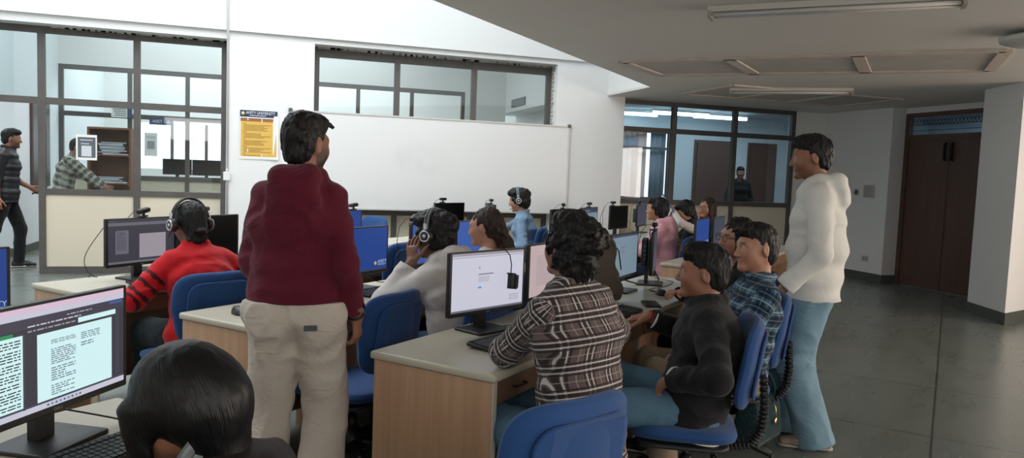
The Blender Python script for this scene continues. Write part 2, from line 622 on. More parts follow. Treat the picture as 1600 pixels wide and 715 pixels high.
# ================================================================ furniture and devices
def wood_mat(name, c1, c2, sc=(30, 30, 1.2)):
    m = bpy.data.materials.new(name)
    m.use_nodes = True
    nt = m.node_tree
    b = nt.nodes['Principled BSDF']
    tc = nt.nodes.new('ShaderNodeTexCoord')
    mp = nt.nodes.new('ShaderNodeMapping')
    mp.inputs['Scale'].default_value = sc
    n = nt.nodes.new('ShaderNodeTexNoise')
    n.inputs['Scale'].default_value = 1.0
    n.inputs['Detail'].default_value = 5
    n.inputs['Distortion'].default_value = 0.4
    rp = nt.nodes.new('ShaderNodeValToRGB')
    rp.color_ramp.elements[0].position = 0.3
    rp.color_ramp.elements[1].position = 0.72
    rp.color_ramp.elements[0].color = c1
    rp.color_ramp.elements[1].color = c2
    nt.links.new(tc.outputs['Object'], mp.inputs[0])
    nt.links.new(mp.outputs[0], n.inputs['Vector'])
    nt.links.new(n.outputs['Fac'], rp.inputs[0])
    nt.links.new(rp.outputs[0], b.inputs['Base Color'])
    b.inputs['Roughness'].default_value = 0.42
    MATS[name] = m
    return m


M_BEECH = wood_mat('beech_laminate', (0.40, 0.235, 0.13, 1), (0.50, 0.305, 0.185, 1))
M_TOP = mat('worktop_laminate', (0.50, 0.455, 0.36), 0.32, var=0.05, vscale=5, spec=0.5)
M_EDGE = mat('worktop_edge', (0.56, 0.51, 0.42), 0.4)
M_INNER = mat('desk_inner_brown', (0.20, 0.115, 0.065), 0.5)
M_BLK = mat('black_plastic', (0.012, 0.012, 0.013), 0.42)
M_BLK2 = mat('black_plastic_matt', (0.022, 0.022, 0.024), 0.6)
M_GREYP = mat('grey_plastic', (0.09, 0.095, 0.10), 0.45)
M_SILV = mat('silver_plastic', (0.55, 0.56, 0.57), 0.3, 0.6)
M_CHROME = mat('chrome', (0.6, 0.6, 0.6), 0.2, 1.0)
M_BLUE = mat('blue_chair_fabric', (0.010, 0.062, 0.215), 0.85, bump=0.25, bscale=420, sheen=0.15)
M_CABLE = mat('black_cable', (0.01, 0.01, 0.01), 0.5)
M_WHITE = mat('white_plastic', (0.8, 0.8, 0.8), 0.4)
M_PAPER = mat('white_paper', (0.82, 0.82, 0.80), 0.8)
M_KEY = mat('key_tops', (0.03, 0.03, 0.032), 0.5)

DZ = 0.73


def make_desk(a0, a1, b0, b1, label, ends=(True, True), mid=None, group='lab desks standing in rows'):
    """desk run: user side at b0 (low), monitors along b1"""
    L, D = a1 - a0, b1 - b0
    t = thing('computer_desk', label, 'desk', P(a0, b0), ROW, group)
    o = MB()
    o.slab(L, D, 0.032, 0.012, 0.009, M=TR(L / 2, D / 2, DZ - 0.032))
    o.build('worktop', M_TOP, t)
    for e, x in ((ends[0], 0.012), (ends[1], L - 0.038)):
        if e:
            MB().slab(0.026, D - 0.03, DZ - 0.034, 0.004, 0.002, M=TR(x + 0.013, D / 2, 0.0)).build('side_panel', M_BEECH, t)
            MB().box(x, x + 0.026, 0.0105, 0.0148, 0.005, DZ - 0.034).build('edge_strip', M_EDGE, t)
    for x in (mid or []):
        MB().box(x - 0.013, x + 0.013, 0.06, D - 0.06, 0, DZ - 0.034).build('side_panel', M_BEECH, t)
        MB().box(x - 0.013, x + 0.013, 0.055, 0.06, 0, DZ - 0.034).build('edge_strip', M_EDGE, t)
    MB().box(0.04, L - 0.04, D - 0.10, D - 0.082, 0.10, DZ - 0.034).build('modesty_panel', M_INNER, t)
    xs = [0.04] + list(mid or []) + [L - 0.04]
    for i in range(len(xs) - 1):
        x0, x1 = xs[i] + 0.02, xs[i + 1] - 0.02
        k = MB()
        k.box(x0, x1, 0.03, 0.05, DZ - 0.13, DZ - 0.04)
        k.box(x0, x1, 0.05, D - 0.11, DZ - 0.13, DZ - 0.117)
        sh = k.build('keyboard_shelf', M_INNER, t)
        MB().tube([(x0 + 0.12, 0.028, DZ - 0.085), (x0 + 0.13, 0.012, DZ - 0.085), (x0 + 0.20, 0.008, DZ - 0.085), (x0 + 0.21, 0.028, DZ - 0.085)], 0.005, 6).build('handle', M_BLK, sh)
    return t


# ---- screens: every lit picture is a set of flat coloured areas on the panel
E_BLUE = emis('screen_blue', (28, 62, 132))
E_BLUE2 = emis('screen_blue_light', (54, 86, 158))
E_TXT = emis('screen_white_text', (170, 190, 215))
E_GOLD = emis('screen_gold', (190, 175, 70))
E_OFF = mat('screen_off', (0.004, 0.004, 0.005), 0.38, spec=0.12)
E_PAGE = emis('screen_page', (196, 196, 212))
E_PAGE2 = emis('screen_page_pink', (186, 166, 166))
E_INK = emis('screen_ink', (95, 95, 110))
E_LINK = emis('screen_link', (70, 140, 200))
E_DARK = emis('screen_dark_grey', (58, 57, 66))
E_MID = emis('screen_mid_grey', (100, 100, 112))
E_LPAGE = emis('screen_lilac_page', (150, 143, 152))
E_CYAN = emis('screen_cyan_page', (208, 240, 242), 1.0)
E_TEAL = emis('screen_teal_page', (112, 132, 146))
E_SLATE = emis('screen_slate', (56, 58, 76))
E_PINKBAR = emis('screen_pink_bar', (214, 186, 206))
E_TOOL = emis('screen_toolbar', (66, 64, 76))
E_BLK = emis('screen_black_text', (30, 32, 38))
E_GREEN = emis('screen_green', (40, 140, 90))
E_BTN = emis('screen_button_blue', (70, 90, 150))
SCR = [E_BLUE, E_BLUE2, E_TXT, E_GOLD, E_OFF, E_PAGE, E_PAGE2, E_INK, E_LINK, E_DARK, E_MID, E_LPAGE, E_CYAN, E_TEAL, E_SLATE, E_PINKBAR, E_TOOL, E_BLK, E_GREEN, E_BTN]
SI = {m.name: i for i, m in enumerate(SCR)}
SW, SH = 0.464, 0.262           # lit area


def screen_mesh(kind):
    o = MB()

    def R(u0, v0, u1, v1, c, layer):
        o.rect((u0 - 0.5) * SW, (u1 - 0.5) * SW, (v0 - 0.5) * SH, (v1 - 0.5) * SH, -0.0006 * layer, SI['screen_' + c])

    def lines(u0, u1, v0, v1, n, c, layer, seed=1, dens=0.9, th=0.4):
        rg = random.Random(seed)
        for i in range(n):
            v = v1 - (v1 - v0) * (i + 0.5) / n
            h = (v1 - v0) / n * th / 2
            u = u0
            e = u0 + (u1 - u0) * (dens if rg.random() < 0.8 else rg.uniform(0.3, 0.8))
            while u < e:
                wd = rg.uniform(0.012, 0.05)
                R(u, v - h, min(u + wd, e), v + h, c, layer)
                u += wd + 0.008

    def tx(t, size, u, v, c, layer, align='LEFT'):
        o.text(t, size, (u - 0.5) * SW, (v - 0.5) * SH, -0.0006 * layer, SI['screen_' + c], align)
    if kind == 'blue':
        R(0, 0, 1, 1, 'blue', 0)
        R(0, 0, 1, 0.03, 'slate', 1)
        o.lathe([(0.0, 0), (0.011, 0)], 16, SI['screen_gold'], TR((0.765 - 0.5) * SW, -0.0006, (0.165 - 0.5) * SH, rx=PI / 2))
        tx('AMITY', 0.030, 0.81, 0.155, 'white_text', 1)
        tx('UNIVERSITY', 0.0150, 0.81, 0.105, 'white_text', 1)
    elif kind == 'blue2':
        R(0, 0, 1, 1, 'blue', 0)
        tx('83', 0.045, 0.42, 0.62, 'white_text', 1)
        R(0.40, 0.52, 0.58, 0.535, 'white_text', 1)
    elif kind == 'bluelight':
        R(0, 0, 1, 1, 'blue_light', 0)
        R(0, 0, 1, 0.03, 'slate', 1)
    elif kind == 'off':
        R(0, 0, 1, 1, 'off', 0)
    elif kind == 'web':
        R(0, 0, 1, 1, 'page', 0)
        R(0, 0.955, 1, 1, 'lilac_page', 1)
        R(0, 0.925, 1, 0.932, 'mid_grey', 1)
        R(0, 0, 1, 0.035, 'mid_grey', 1)
        R(0.36, 0.72, 0.37, 0.76, 'ink', 1)
        R(0.35, 0.615, 0.56, 0.632, 'ink', 1)
        lines(0.35, 0.52, 0.49, 0.59, 4, 'lilac_page', 1, 3)
        R(0.35, 0.38, 0.395, 0.41, 'link', 1)
        lines(0.80, 0.95, 0.10, 0.22, 4, 'lilac_page', 1, 5)
    elif kind == 'pinkpage':
        R(0, 0, 1, 1, 'page_pink', 0)
        lines(0.15, 0.75, 0.2, 0.8, 18, 'lilac_page', 1, 4)
    elif kind == 'teal':
        R(0, 0, 1, 1, 'teal_page', 0)
        R(0, 0.95, 1, 1, 'slate', 1)
        R(0.34, 0.68, 0.46, 0.71, 'mid_grey', 1)
        lines(0.3, 0.5, 0.55, 0.63, 3, 'mid_grey', 1, 6)
    elif kind == 'slate':
        R(0, 0, 1, 1, 'slate', 0)
    elif kind == 'greydoc':
        R(0, 0, 1, 1, 'teal_page', 0)
        R(0, 0.8, 1, 1, 'slate', 1)
        R(0.0, 0.0, 0.08, 0.8, 'mid_grey', 1)
        R(0.52, 0, 0.56, 0.8, 'mid_grey', 1)
        R(0.2, 0.86, 0.5, 0.9, 'teal_page', 2)
    elif kind == 'darkdoc':
        R(0, 0, 1, 1, 'dark_grey', 0)
        R(0, 0.86, 1, 0.93, 'mid_grey', 1)
        R(0, 0.0, 1, 0.05, 'mid_grey', 1)
        R(0.02, 0.955, 0.12, 0.965, 'mid_grey', 1)
        R(0.10, 0.22, 0.29, 0.75, 'mid_grey', 2)
        lines(0.12, 0.27, 0.3, 0.72, 14, 'dark_grey', 3, 2)
        R(0.45, 0.10, 0.86, 0.66, 'lilac_page', 2)
    elif kind == 'docs':
        R(0, 0, 1, 1, 'dark_grey', 0)
        R(0, 0.95, 1, 1, 'pink_bar', 1)
        R(0, 0.895, 1, 0.95, 'page', 1)
        R(0.0, 0.80, 1, 0.895, 'toolbar', 1)
        R(0.88, 0.855, 0.985, 0.885, 'button_blue', 2)
        lines(0.56, 0.75, 0.845, 0.86, 1, 'page', 2, 7, 1.0, 0.5)
        lines(0.30, 0.66, 0.80, 0.83, 1, 'page', 2, 8, 1.0, 0.4)
        lines(0.30, 0.62, 0.755, 0.785, 1, 'lilac_page', 2, 9, 1.0, 0.5)
        R(0.64, 0.745, 0.93, 0.795, 'cyan_page', 2)
        R(0.93, 0.1, 0.96, 0.78, 'toolbar', 1)
        R(0.0, 0.075, 0.27, 0.75, 'cyan_page', 1)
        R(0.0, 0.75, 0.045, 0.785, 'page', 2)
        R(0.05, 0.75, 0.12, 0.785, 'button_blue', 2)
        R(0.125, 0.75, 0.21, 0.785, 'green', 2)
        rg = random.Random(12)
        v = 0.72
        while v > 0.10:
            k = rg.randint(2, 4)
            for i in range(k):
                lines(0.0, 0.255, v - 0.02, v, 1, 'black_text', 2, rg.randint(0, 999), 1.0, 0.55)
                v -= 0.026
            v -= 0.014
        R(0.27, 0.05, 0.285, 0.75, 'toolbar', 1)
        R(0.36, 0.075, 0.90, 0.72, 'cyan_page', 1)
        for (a_, b_, c_, d_, n, sd) in ((0.45, 0.63, 0.60, 0.645, 3, 1), (0.45, 0.63, 0.40, 0.56, 8, 2), (0.45, 0.63, 0.24, 0.38, 6, 3), (0.45, 0.62, 0.10, 0.21, 5, 4), (0.66, 0.81, 0.57, 0.645, 4, 5), (0.66, 0.76, 0.50, 0.55, 2, 6)):
            lines(a_, b_, c_, d_, n, 'teal_page', 2, sd, 0.95, 0.5)
        R(0, 0.0, 1, 0.055, 'page', 1)
        for i in range(9):
            R(0.42 + i * 0.028, 0.018, 0.435 + i * 0.028, 0.038, 'link' if i % 2 else 'mid_grey', 2)
        R(0, 0.055, 1, 0.075, 'toolbar', 1)
    return o


MON_Z = DZ


def mon_parts(t, kind, h=0.0, box=False, logo=True):
    """panel bottom 70 mm above the desk; the screen faces -y"""
    o = MB()
    o.slab(0.215, 0.175, 0.012, 0.012, 0.004, M=TR(0, 0.015, 0))
    o.build('stand_base', M_BLK, t)
    o = MB()
    o.box(-0.030, 0.030, 0.030, 0.055, 0.008, 0.235)
    o.box(-0.045, 0.045, 0.018, 0.040, 0.14, 0.26)
    o.build('stand_neck', M_BLK, t)
    o = MB()
    zc = 0.085 + 0.144
    o.slab(0.492, 0.288, 0.022, 0.006, 0.003, M=TR(0, 0.012, zc, rx=PI / 2))
    o.slab(0.36, 0.20, 0.022, 0.02, 0.012, M=TR(0, 0.030, zc, rx=PI / 2))
    bz = o.build('panel_housing', M_BLK, t)
    if logo:
        MB().text('DELL', 0.011, 0, 0.0895, -0.0104, 0, 'CENTER', sx=1.2).build('maker_badge', mat('badge_grey', (0.32, 0.32, 0.33), 0.4), bz)
    s = screen_mesh(kind).build('screen', SCR, t, loc=(0, -0.0104, zc + 0.006))
    if box:
        k = MB()
        k.slab(0.18, 0.18, 0.035, 0.01, 0.004, M=TR(-0.06, 0.075, zc, rx=PI / 2))
        k.box(-0.14, -0.135, 0.045, 0.070, zc - 0.06, zc + 0.06)
        cp = k.build('mounted_computer', M_BLK2, t)
        q = MB()
        for i in range(4):
            q.box(-0.1515, -0.150, 0.046, 0.062, zc - 0.05 + i * 0.028, zc - 0.035 + i * 0.028)
        q.build('ports', mat('port_blue', (0.03, 0.10, 0.22), 0.4), cp)
    return t


def monitor(a, b, ang, kind, label, box=False, dz=0.0, group='desktop monitors in the lab', logo=True):
    t = thing('desktop_monitor', label, 'monitor', P(a, b, DZ + dz), ROW + math.radians(ang), group)
    return mon_parts(t, kind, box=box, logo=logo)


def webcam_local():
    t = thing('webcam', 'x', 'webcam')
    o = MB()
    o.slab(0.092, 0.030, 0.034, 0.013, 0.006, M=TR(0, 0.018, 0.040, rx=PI / 2))
    o.build('housing', M_BLK, t)
    MB().lathe([(0.0, -0.003), (0.009, -0.003), (0.011, 0.0), (0.011, 0.004)], 16, 0, TR(0, -0.017, 0.040, rx=PI / 2)).build('lens', mat('lens_glass', (0.02, 0.02, 0.03), 0.08), t)
    o = MB()
    o.box(-0.022, 0.022, -0.012, 0.03, 0.0, 0.008)
    o.box(-0.006, 0.006, -0.004, 0.008, 0.006, 0.028)
    o.box(-0.022, 0.022, 0.026, 0.031, -0.045, 0.004)
    o.build('clip', M_BLK2, t)
    MB().tube([(0.0, 0.019, 0.040), (-0.02, 0.055, 0.035), (-0.055, 0.085, -0.01), (-0.075, 0.10, -0.10), (-0.06, 0.10, -0.20), (-0.04, 0.11, -0.30)], 0.0022, 6).build('cable', M_CABLE, t)
    return t


WEBCAM = None


def webcam(a, b, ang, label, off=0.0, yaw=0, roll=0.0, top=0.3745):
    """clipped on the top edge of the monitor that stands at a, b"""
    global WEBCAM
    r = ROW + math.radians(ang)
    p = P(a, b, DZ + top) + Vector((math.cos(r) * off, math.sin(r) * off, 0)) + Vector((-math.sin(r), math.cos(r), 0)) * (-0.0)
    if WEBCAM is None:
        WEBCAM = webcam_local()
        t = WEBCAM
    else:
        t = copy_tree(WEBCAM)
    t.location = p
    t.rotation_euler = (0, roll, r + math.radians(yaw))
    tag(t, label, 'webcam', 'webcams clipped on the monitors')
    return t


def keyboard(a, b, ang, label, z=DZ):
    t = thing('keyboard', label, 'keyboard', P(a, b, z), ROW + math.radians(ang), 'black keyboards on the desks')
    o = MB()
    o.slab(0.44, 0.128, 0.016, 0.008, 0.004, M=TR(0, 0, 0.004, rx=math.radians(4)))
    o.box(-0.20, -0.17, 0.03, 0.05, 0, 0.01).box(0.17, 0.20, 0.03, 0.05, 0, 0.01)
    o.build('case', M_BLK, t)
    k = MB()
    M = TR(0, 0, 0.0195, rx=math.radians(4))
    for r_ in range(6):
        y = 0.050 - r_ * 0.019 - (0.004 if r_ else 0)
        x = -0.21
        while x < 0.205:
            wd = 0.0165
            if r_ == 5 and -0.13 < x < -0.05:
                wd = 0.10
            if not (0.075 < x < 0.083) and not (0.138 < x < 0.146):
                k.box(x, x + wd - 0.0022, y - 0.0075, y + 0.0075, 0, 0.005, 0, M)
            x += wd + 0.0012
    k.build('keys', M_KEY, t)
    return t


def mouse(a, b, ang, label, z=DZ):
    t = thing('computer_mouse', label, 'mouse', P(a, b, z), ROW + math.radians(ang), 'black mice on the desks')
    vs, fs = [], []
    nu, nv = 20, 8
    for i in range(nv + 1):
        q = i / nv * PI / 2
        for k in range(nu):
            al = 2 * PI * k / nu
            ca, sa = math.cos(al), math.sin(al)
            x = 0.031 * math.copysign(abs(ca) ** 0.8, ca) * math.cos(q) ** 0.6 * (1 - 0.08 * sa)
            y = 0.056 * math.copysign(abs(sa) ** 0.85, sa) * math.cos(q) ** 0.6
            vs.append((x, y, 0.001 + 0.036 * math.sin(q) * (1 - 0.25 * sa * math.cos(q))))
    for i in range(nv):
        for k in range(nu):
            j = (k + 1) % nu
            fs.append((i * nu + k, i * nu + j, (i + 1) * nu + j, (i + 1) * nu + k))
    fs.append(tuple(range(nu))[::-1])
    MB().add(vs, fs, 0, True).build('shell', M_BLK, t)
    MB().lathe([(0.0, -0.003), (0.008, -0.003), (0.009, 0), (0.008, 0.003), (0, 0.003)], 14, 0, TR(0, 0.028, 0.031, ry=PI / 2)).build('wheel', M_GREYP, t)
    MB().tube([(0, 0.052, 0.010), (0.005, 0.09, 0.004), (-0.02, 0.14, 0.004), (-0.01, 0.20, 0.004)], 0.0022, 6).build('cable', M_CABLE, t)
    return t


# ---- office chair: the sitter faces +y
def chair_local():
    t = thing('office_chair', 'x', 'chair')

    def bow(x, y, z):
        return (x, y, z + 0.9 * x * x - 0.35 * (y - 0.02) ** 2)

    def bows(x, y, z):
        return (x, y, z - (0.9 * max(0, y - 0.10) ** 2) + 0.25 * x * x)
    MB().pad(0.47, 0.45, 0.085, 3.6, TR(0, 0.02, 0.400), bow=bows).build('seat', M_BLUE, t)
    MB().slab(0.40, 0.38, 0.02, 0.08, 0.008, M=TR(0, 0.02, 0.345)).build('seat_pan', M_BLK2, t)
    # back: rounded, slightly wrapped
    MB().pad(0.445, 0.385, 0.075, 4.2, TR(0, -0.245, 0.700, rx=PI / 2 + math.radians(8)), bow=lambda x, y, z: (x * (1 - 0.10 * (y / 0.2 < -0.3)), y, z - 1.0 * x * x)).build('backrest', M_BLUE, t)
    MB().slab(0.34, 0.29, 0.012, 0.07, 0.005, M=TR(0, -0.280, 0.700, rx=PI / 2 + math.radians(8)), bow=lambda x, y, z: (x, y, z - 1.0 * x * x)).build('back_shell', M_BLUE, t)
    pts = [(0, -0.02, 0.34), (0, -0.18, 0.325), (0, -0.265, 0.34), (0, -0.308, 0.40), (0, -0.318, 0.50), (0, -0.306, 0.64)]
    o = MB()
    for i in range(len(pts) - 1):
        p, q = Vector(pts[i]), Vector(pts[i + 1])
        d = q - p
        for k in range(5):
            c = p + d * (k + 0.5) / 5
            ax = math.atan2(d.z, d.y)
            o.slab(0.075, d.length / 5 * 0.72, 0.028, 0.006, 0.004, M=TR(c.x, c.y, c.z, rx=ax) @ TR(0, 0, -0.014))
    o.tube(pts, 0.013, 8)
    o.build('back_support', M_BLK, t)
    MB().lathe([(0.0, 0.18), (0.026, 0.18), (0.026, 0.26), (0.022, 0.26), (0.0, 0.26)], 16).build('gas_sleeve', M_BLK, t)
    MB().lathe([(0.0, 0.25), (0.014, 0.25), (0.014, 0.345), (0.0, 0.345)], 12).build('gas_piston', M_CHROME, t)
    MB().tube([(0.06, 0.02, 0.338), (0.2, 0.03, 0.330), (0.25, 0.03, 0.330)], 0.006, 6).build('lever', M_BLK, t)
    MB().lathe([(0.0, 0.085), (0.045, 0.085), (0.05, 0.12), (0.036, 0.20), (0.0, 0.20)], 16).build('hub', M_BLK, t)
    for k in range(5):
        a = 2 * PI * k / 5 + 0.3
        R_ = Matrix.Rotation(a, 4, 'Z')
        lg = MB().tube([(0.03, 0, 0.125), (0.14, 0, 0.108), (0.27, 0, 0.082)], [0.027, 0.023, 0.017], 8, M=R_).build('leg', M_BLK, t)
        o = MB()
        o.tube([(0.27, 0, 0.085), (0.27, 0, 0.05)], 0.009, 6, M=R_)
        for s in (-1, 1):
            o.lathe([(0.0, -0.009), (0.024, -0.009), (0.028, -0.004), (0.028, 0.004), (0.024, 0.009), (0, 0.009)], 14, 0, R_ @ TR(0.285, s * 0.014, 0.028, rx=PI / 2))
        o.build('caster', M_BLK2, lg)
    return t


CHAIR = None


def chair(x, y, face, label):
    """seat centre at x, y; face: world angle the sitter looks"""
    global CHAIR
    if CHAIR is None:
        CHAIR = chair_local()
        t = CHAIR
    else:
        t = copy_tree(CHAIR)
    t.location = (x, y, 0)
    t.rotation_euler = (0, 0, math.radians(face - 90))
    tag(t, label, 'chair', 'blue swivel chairs at the desks')
    return t


# ================================================================ layout of the desks
F0, F1 = 1.37, 1.96
M0, M1 = 2.61, 3.16
L0, L1 = 3.86, 4.48
A0 = 2.26
make_desk(A0, 5.36, F0, F1, 'beech desk nearest the camera, where the person in brown plaid works', mid=[1.60])
make_desk(A0, 5.30, M0, M1, 'beech desk whose near end stands behind the person in the maroon hoodie', mid=[0.72, 1.55])
make_desk(A0, 5.20, L0, L1, 'beech desk at the left where the person in the red sweater sits', mid=[1.50])
make_desk(-0.9, 1.34, F0 + 0.22, F1 + 0.20, 'desk at the bottom left under the large lit document screen', mid=[1.2])
make_desk(-0.6, 1.62, M0 + 0.1, M1 + 0.12, 'desk at the left picture edge under the blue university screen', mid=[1.1])
make_desk(6.25, 9.2, 1.50, 2.15, 'desk with pale top behind the head of the person in the black jacket', mid=[1.5])
make_desk(6.6, 10.6, 3.00, 3.60, 'far desk at which the person in the pink hoodie sits', mid=[1.4, 2.7])
make_desk(5.6, 7.55, 4.42, 5.05, 'far desk under the whiteboard where the person in the blue sweater reaches', mid=[1.0])

MONS = {}


def mon_cam(key, a, b, ang, kind, label, cam=None, cam_off=0.0, yaw=0, roll=0.0, box=False, logo=True, dz=0.0):
    s_ = 0.985 if key in ('N1', 'N2') else 0.966
    a, b = a * s_, b * s_
    MONS[key] = monitor(a, b, ang, kind, label, box, logo=logo, dz=dz)
    if cam:
        webcam(a, b, ang, cam, cam_off, yaw, roll, top=0.3745 + dz)


mon_cam('F1', 2.985, 1.87, -12, 'web', 'monitor with a white web page and a webcam hanging across its screen')
mon_cam('F2', 3.62, 1.87, 0, 'pinkpage', 'monitor with a pinkish page, half hidden behind the plaid shirt')
mon_cam('F3', 4.62, 1.84, 2, 'teal', 'monitor with a pale blue grey page beside the olive backpack')
mon_cam('F4', 5.09, 1.80, 17, 'slate', 'monitor with a slate grey screen in front of the pink hoodie', 'webcam on the slate grey screen before the pink hoodie', -0.04, box=True)
mon_cam('M1', 3.50, 3.12, 2, 'blue', 'monitor with the blue university wallpaper right of the maroon hoodie', None)
mon_cam('M2', 4.22, 3.12, 3, 'bluelight', 'blue screen behind the head of the person in the white hoodie with headphones', 'webcam askew at the left corner of the blue screen behind the white hoodie', -0.20, 15, math.radians(-14))
mon_cam('M3', 4.75, 3.12, 3, 'bluelight', 'blue screen left of the person with the hair clip')
mon_cam('L1', 2.87, 4.38, 6, 'darkdoc', 'monitor with dark document pages in front of the red sweater', 'webcam on the monitor with dark document pages', 0.02, 10, math.radians(-9))
mon_cam('L2', 3.36, 4.38, 2, 'off', 'black switched-off monitor right of the black cap', 'webcam above the black cap on the switched-off monitor', -0.04, 0, math.radians(-3))
mon_cam('L3', 4.66, 4.38, 2, 'blue2', 'blue screen peeping out beside the maroon sleeve', 'webcam on the blue screen beside the maroon sleeve', 0.15, 0, math.radians(-6))
mon_cam('R1', 7.13, 2.05, 2, 'blue', 'plain blue screen below the person with glasses', logo=False)
mon_cam('R2', 7.72, 2.05, 3, 'slate', 'grey green screen right of the plain blue one')
mon_cam('B1', 7.22, 3.62, 2, 'off', 'dark monitor just left of the dark head of the plaid shirt', 'webcam on the dark monitor beside the person in the blue sweater', 0.06, 20, math.radians(8))
mon_cam('B2', 8.0, 3.64, 3, 'greydoc', 'far monitor showing blue grey document columns', 'webcam on the far monitor with blue grey columns', 0.0)
mon_cam('B3', 8.95, 3.66, -4, 'off', 'black far monitor with loose cables left of the pink hoodie', 'webcam on the black far monitor left of the pink hoodie', -0.16)
mon_cam('B4', 9.77, 3.66, 6, 'slate', 'narrow far screen at the face of the pink hoodie person', 'webcam above the narrow far screen by the pink hoodie', -0.10, box=True)
mon_cam('W1', 7.0, 4.93, -6, 'off', 'black monitor standing against the lower edge of the whiteboard', 'webcam on the black monitor at the whiteboard edge', -0.11)
mon_cam('W2', 7.36, 4.60, 44, 'pinkpage', 'sideways turned monitor with grey page below the whiteboard', 'webcam on the sideways turned monitor below the whiteboard', -0.02, box=True)
mon_cam('N1', 1.04, 1.95, 19, 'docs', 'large lit monitor with two document windows at the bottom left')
mon_cam('N2', 1.27, 3.16, 2, 'blue', 'blue university screen cut by the left picture edge')

mon_cam('M0', 2.93, 3.12, 1, 'off', 'monitor almost fully hidden behind the maroon hoodie')
keyboard(2.76, 1.61, -4, 'keyboard under the web page monitor beside the plaid elbow')
keyboard(3.64, 1.465, 2, 'keyboard at the right hand of the plaid shirt')
keyboard(3.40, 2.84, 2, 'keyboard in front of the blue university wallpaper')
keyboard(2.80, 4.04, 4, 'keyboard in front of the red sweater')
keyboard(1.02, 1.73, 8, 'keyboard below the large lit document monitor')
keyboard(7.0, 1.70, 4, 'keyboard below the plain blue screen')
keyboard(2.70, 2.80, -4, 'keyboard behind the trousers of the maroon hoodie person')
# ================================================================ people: bodies and clothes grown from joint chains
def V3(*a):
    return np.array(a, float)


def nrm(v):
    return v / (np.linalg.norm(v) + 1e-9)


def rotz(a):
    c, s = math.cos(a), math.sin(a)
    return np.array([[c, -s, 0], [s, c, 0], [0, 0, 1.0]])


def rotx(a):
    c, s = math.cos(a), math.sin(a)
    return np.array([[1.0, 0, 0], [0, c, -s], [0, s, c]])


def roty(a):
    c, s = math.cos(a), math.sin(a)
    return np.array([[c, 0, s], [0, 1.0, 0], [-s, 0, c]])


class Bone:
    """tapered limb with an elliptic section; side = direction of the first radius"""
    def __init__(s, p0, p1, r0, r1, side=None, c0=1.0, c1=1.0, k=0.02, op='u', uid=0, u0=0.0):
        s.p0 = np.array(p0, float)
        d = np.array(p1, float) - s.p0
        s.L = max(float(np.linalg.norm(d)), 1e-4)
        s.z = d / s.L if np.linalg.norm(d) > 1e-6 else V3(0, 0, 1)
        if side is None:
            side = V3(1, 0, 0) if abs(s.z[0]) < 0.8 else V3(0, 1, 0)
        x = side - s.z * np.dot(side, s.z)
        if np.linalg.norm(x) < 0.15:
            side = V3(0, 0, 1) if abs(s.z[2]) < 0.8 else V3(0, 1, 0)
            x = side - s.z * np.dot(side, s.z)
        s.x = nrm(x)
        s.y = np.cross(s.z, s.x)
        s.r0 = r0 if isinstance(r0, tuple) else (r0, r0)
        s.r1 = r1 if isinstance(r1, tuple) else (r1, r1)
        s.c0, s.c1, s.k, s.op, s.uid, s.u0 = c0, c1, k, op, uid, u0

    def bounds(s, m):
        R = max(*s.r0, *s.r1) + m
        a = np.minimum(s.p0, s.p0 + s.z * s.L) - R
        b = np.maximum(s.p0, s.p0 + s.z * s.L) + R
        return a, b

    def dist(s, X, Y, Z, full=False):
        dx, dy, dz = X - s.p0[0], Y - s.p0[1], Z - s.p0[2]
        t = dx * s.z[0] + dy * s.z[1] + dz * s.z[2]
        qx = dx * s.x[0] + dy * s.x[1] + dz * s.x[2]
        qy = dx * s.y[0] + dy * s.y[1] + dz * s.y[2]
        tc = np.clip(t, 0, s.L)
        ex = t - tc
        w = tc / s.L
        rx = s.r0[0] + (s.r1[0] - s.r0[0]) * w
        ry = s.r0[1] + (s.r1[1] - s.r0[1]) * w
        m = np.minimum(rx, ry)
        cap = np.where(ex < 0, s.c0, s.c1) * m + 1e-5
        d = (np.sqrt((qx / rx) ** 2 + (qy / ry) ** 2 + (ex / cap) ** 2) - 1) * m
        if full:
            return d, t, qx, qy, rx, ry
        return d


def ell(c, r, R=None, k=0.015, op='u', uid=0):
    """ellipsoid with radii r along the columns of R"""
    R = np.eye(3) if R is None else R
    z = R[:, 2] * 1e-4
    b = Bone(np.array(c, float) - z, np.array(c, float) + z, (r[0], r[1]), (r[0], r[1]), R[:, 0], 1, 1, k, op, uid)
    m = min(r[0], r[1])
    b.c0 = b.c1 = r[2] / m
    b._rz = r[2]

    def bounds(mm, c=np.array(c, float), R_=max(r)):
        return c - R_ - mm, c + R_ + mm
    b.bounds = bounds
    return b


_rs = np.random.RandomState(5)
_LAT = _rs.rand(32, 32, 32).astype(np.float32)


def vnoise(p):
    i = np.floor(p).astype(np.int64)
    f = p - i
    f = f * f * (3 - 2 * f)
    i &= 31
    j = (i + 1) & 31
    a, b, c = i[:, 0], i[:, 1], i[:, 2]
    A, B, C_ = j[:, 0], j[:, 1], j[:, 2]
    u, v, w = f[:, 0], f[:, 1], f[:, 2]
    L = _LAT
    return ((L[a, b, c] * (1 - u) + L[A, b, c] * u) * (1 - v) + (L[a, B, c] * (1 - u) + L[A, B, c] * u) * v) * (1 - w) + \
           ((L[a, b, C_] * (1 - u) + L[A, b, C_] * u) * (1 - v) + (L[a, B, C_] * (1 - u) + L[A, B, C_] * u) * v) * w


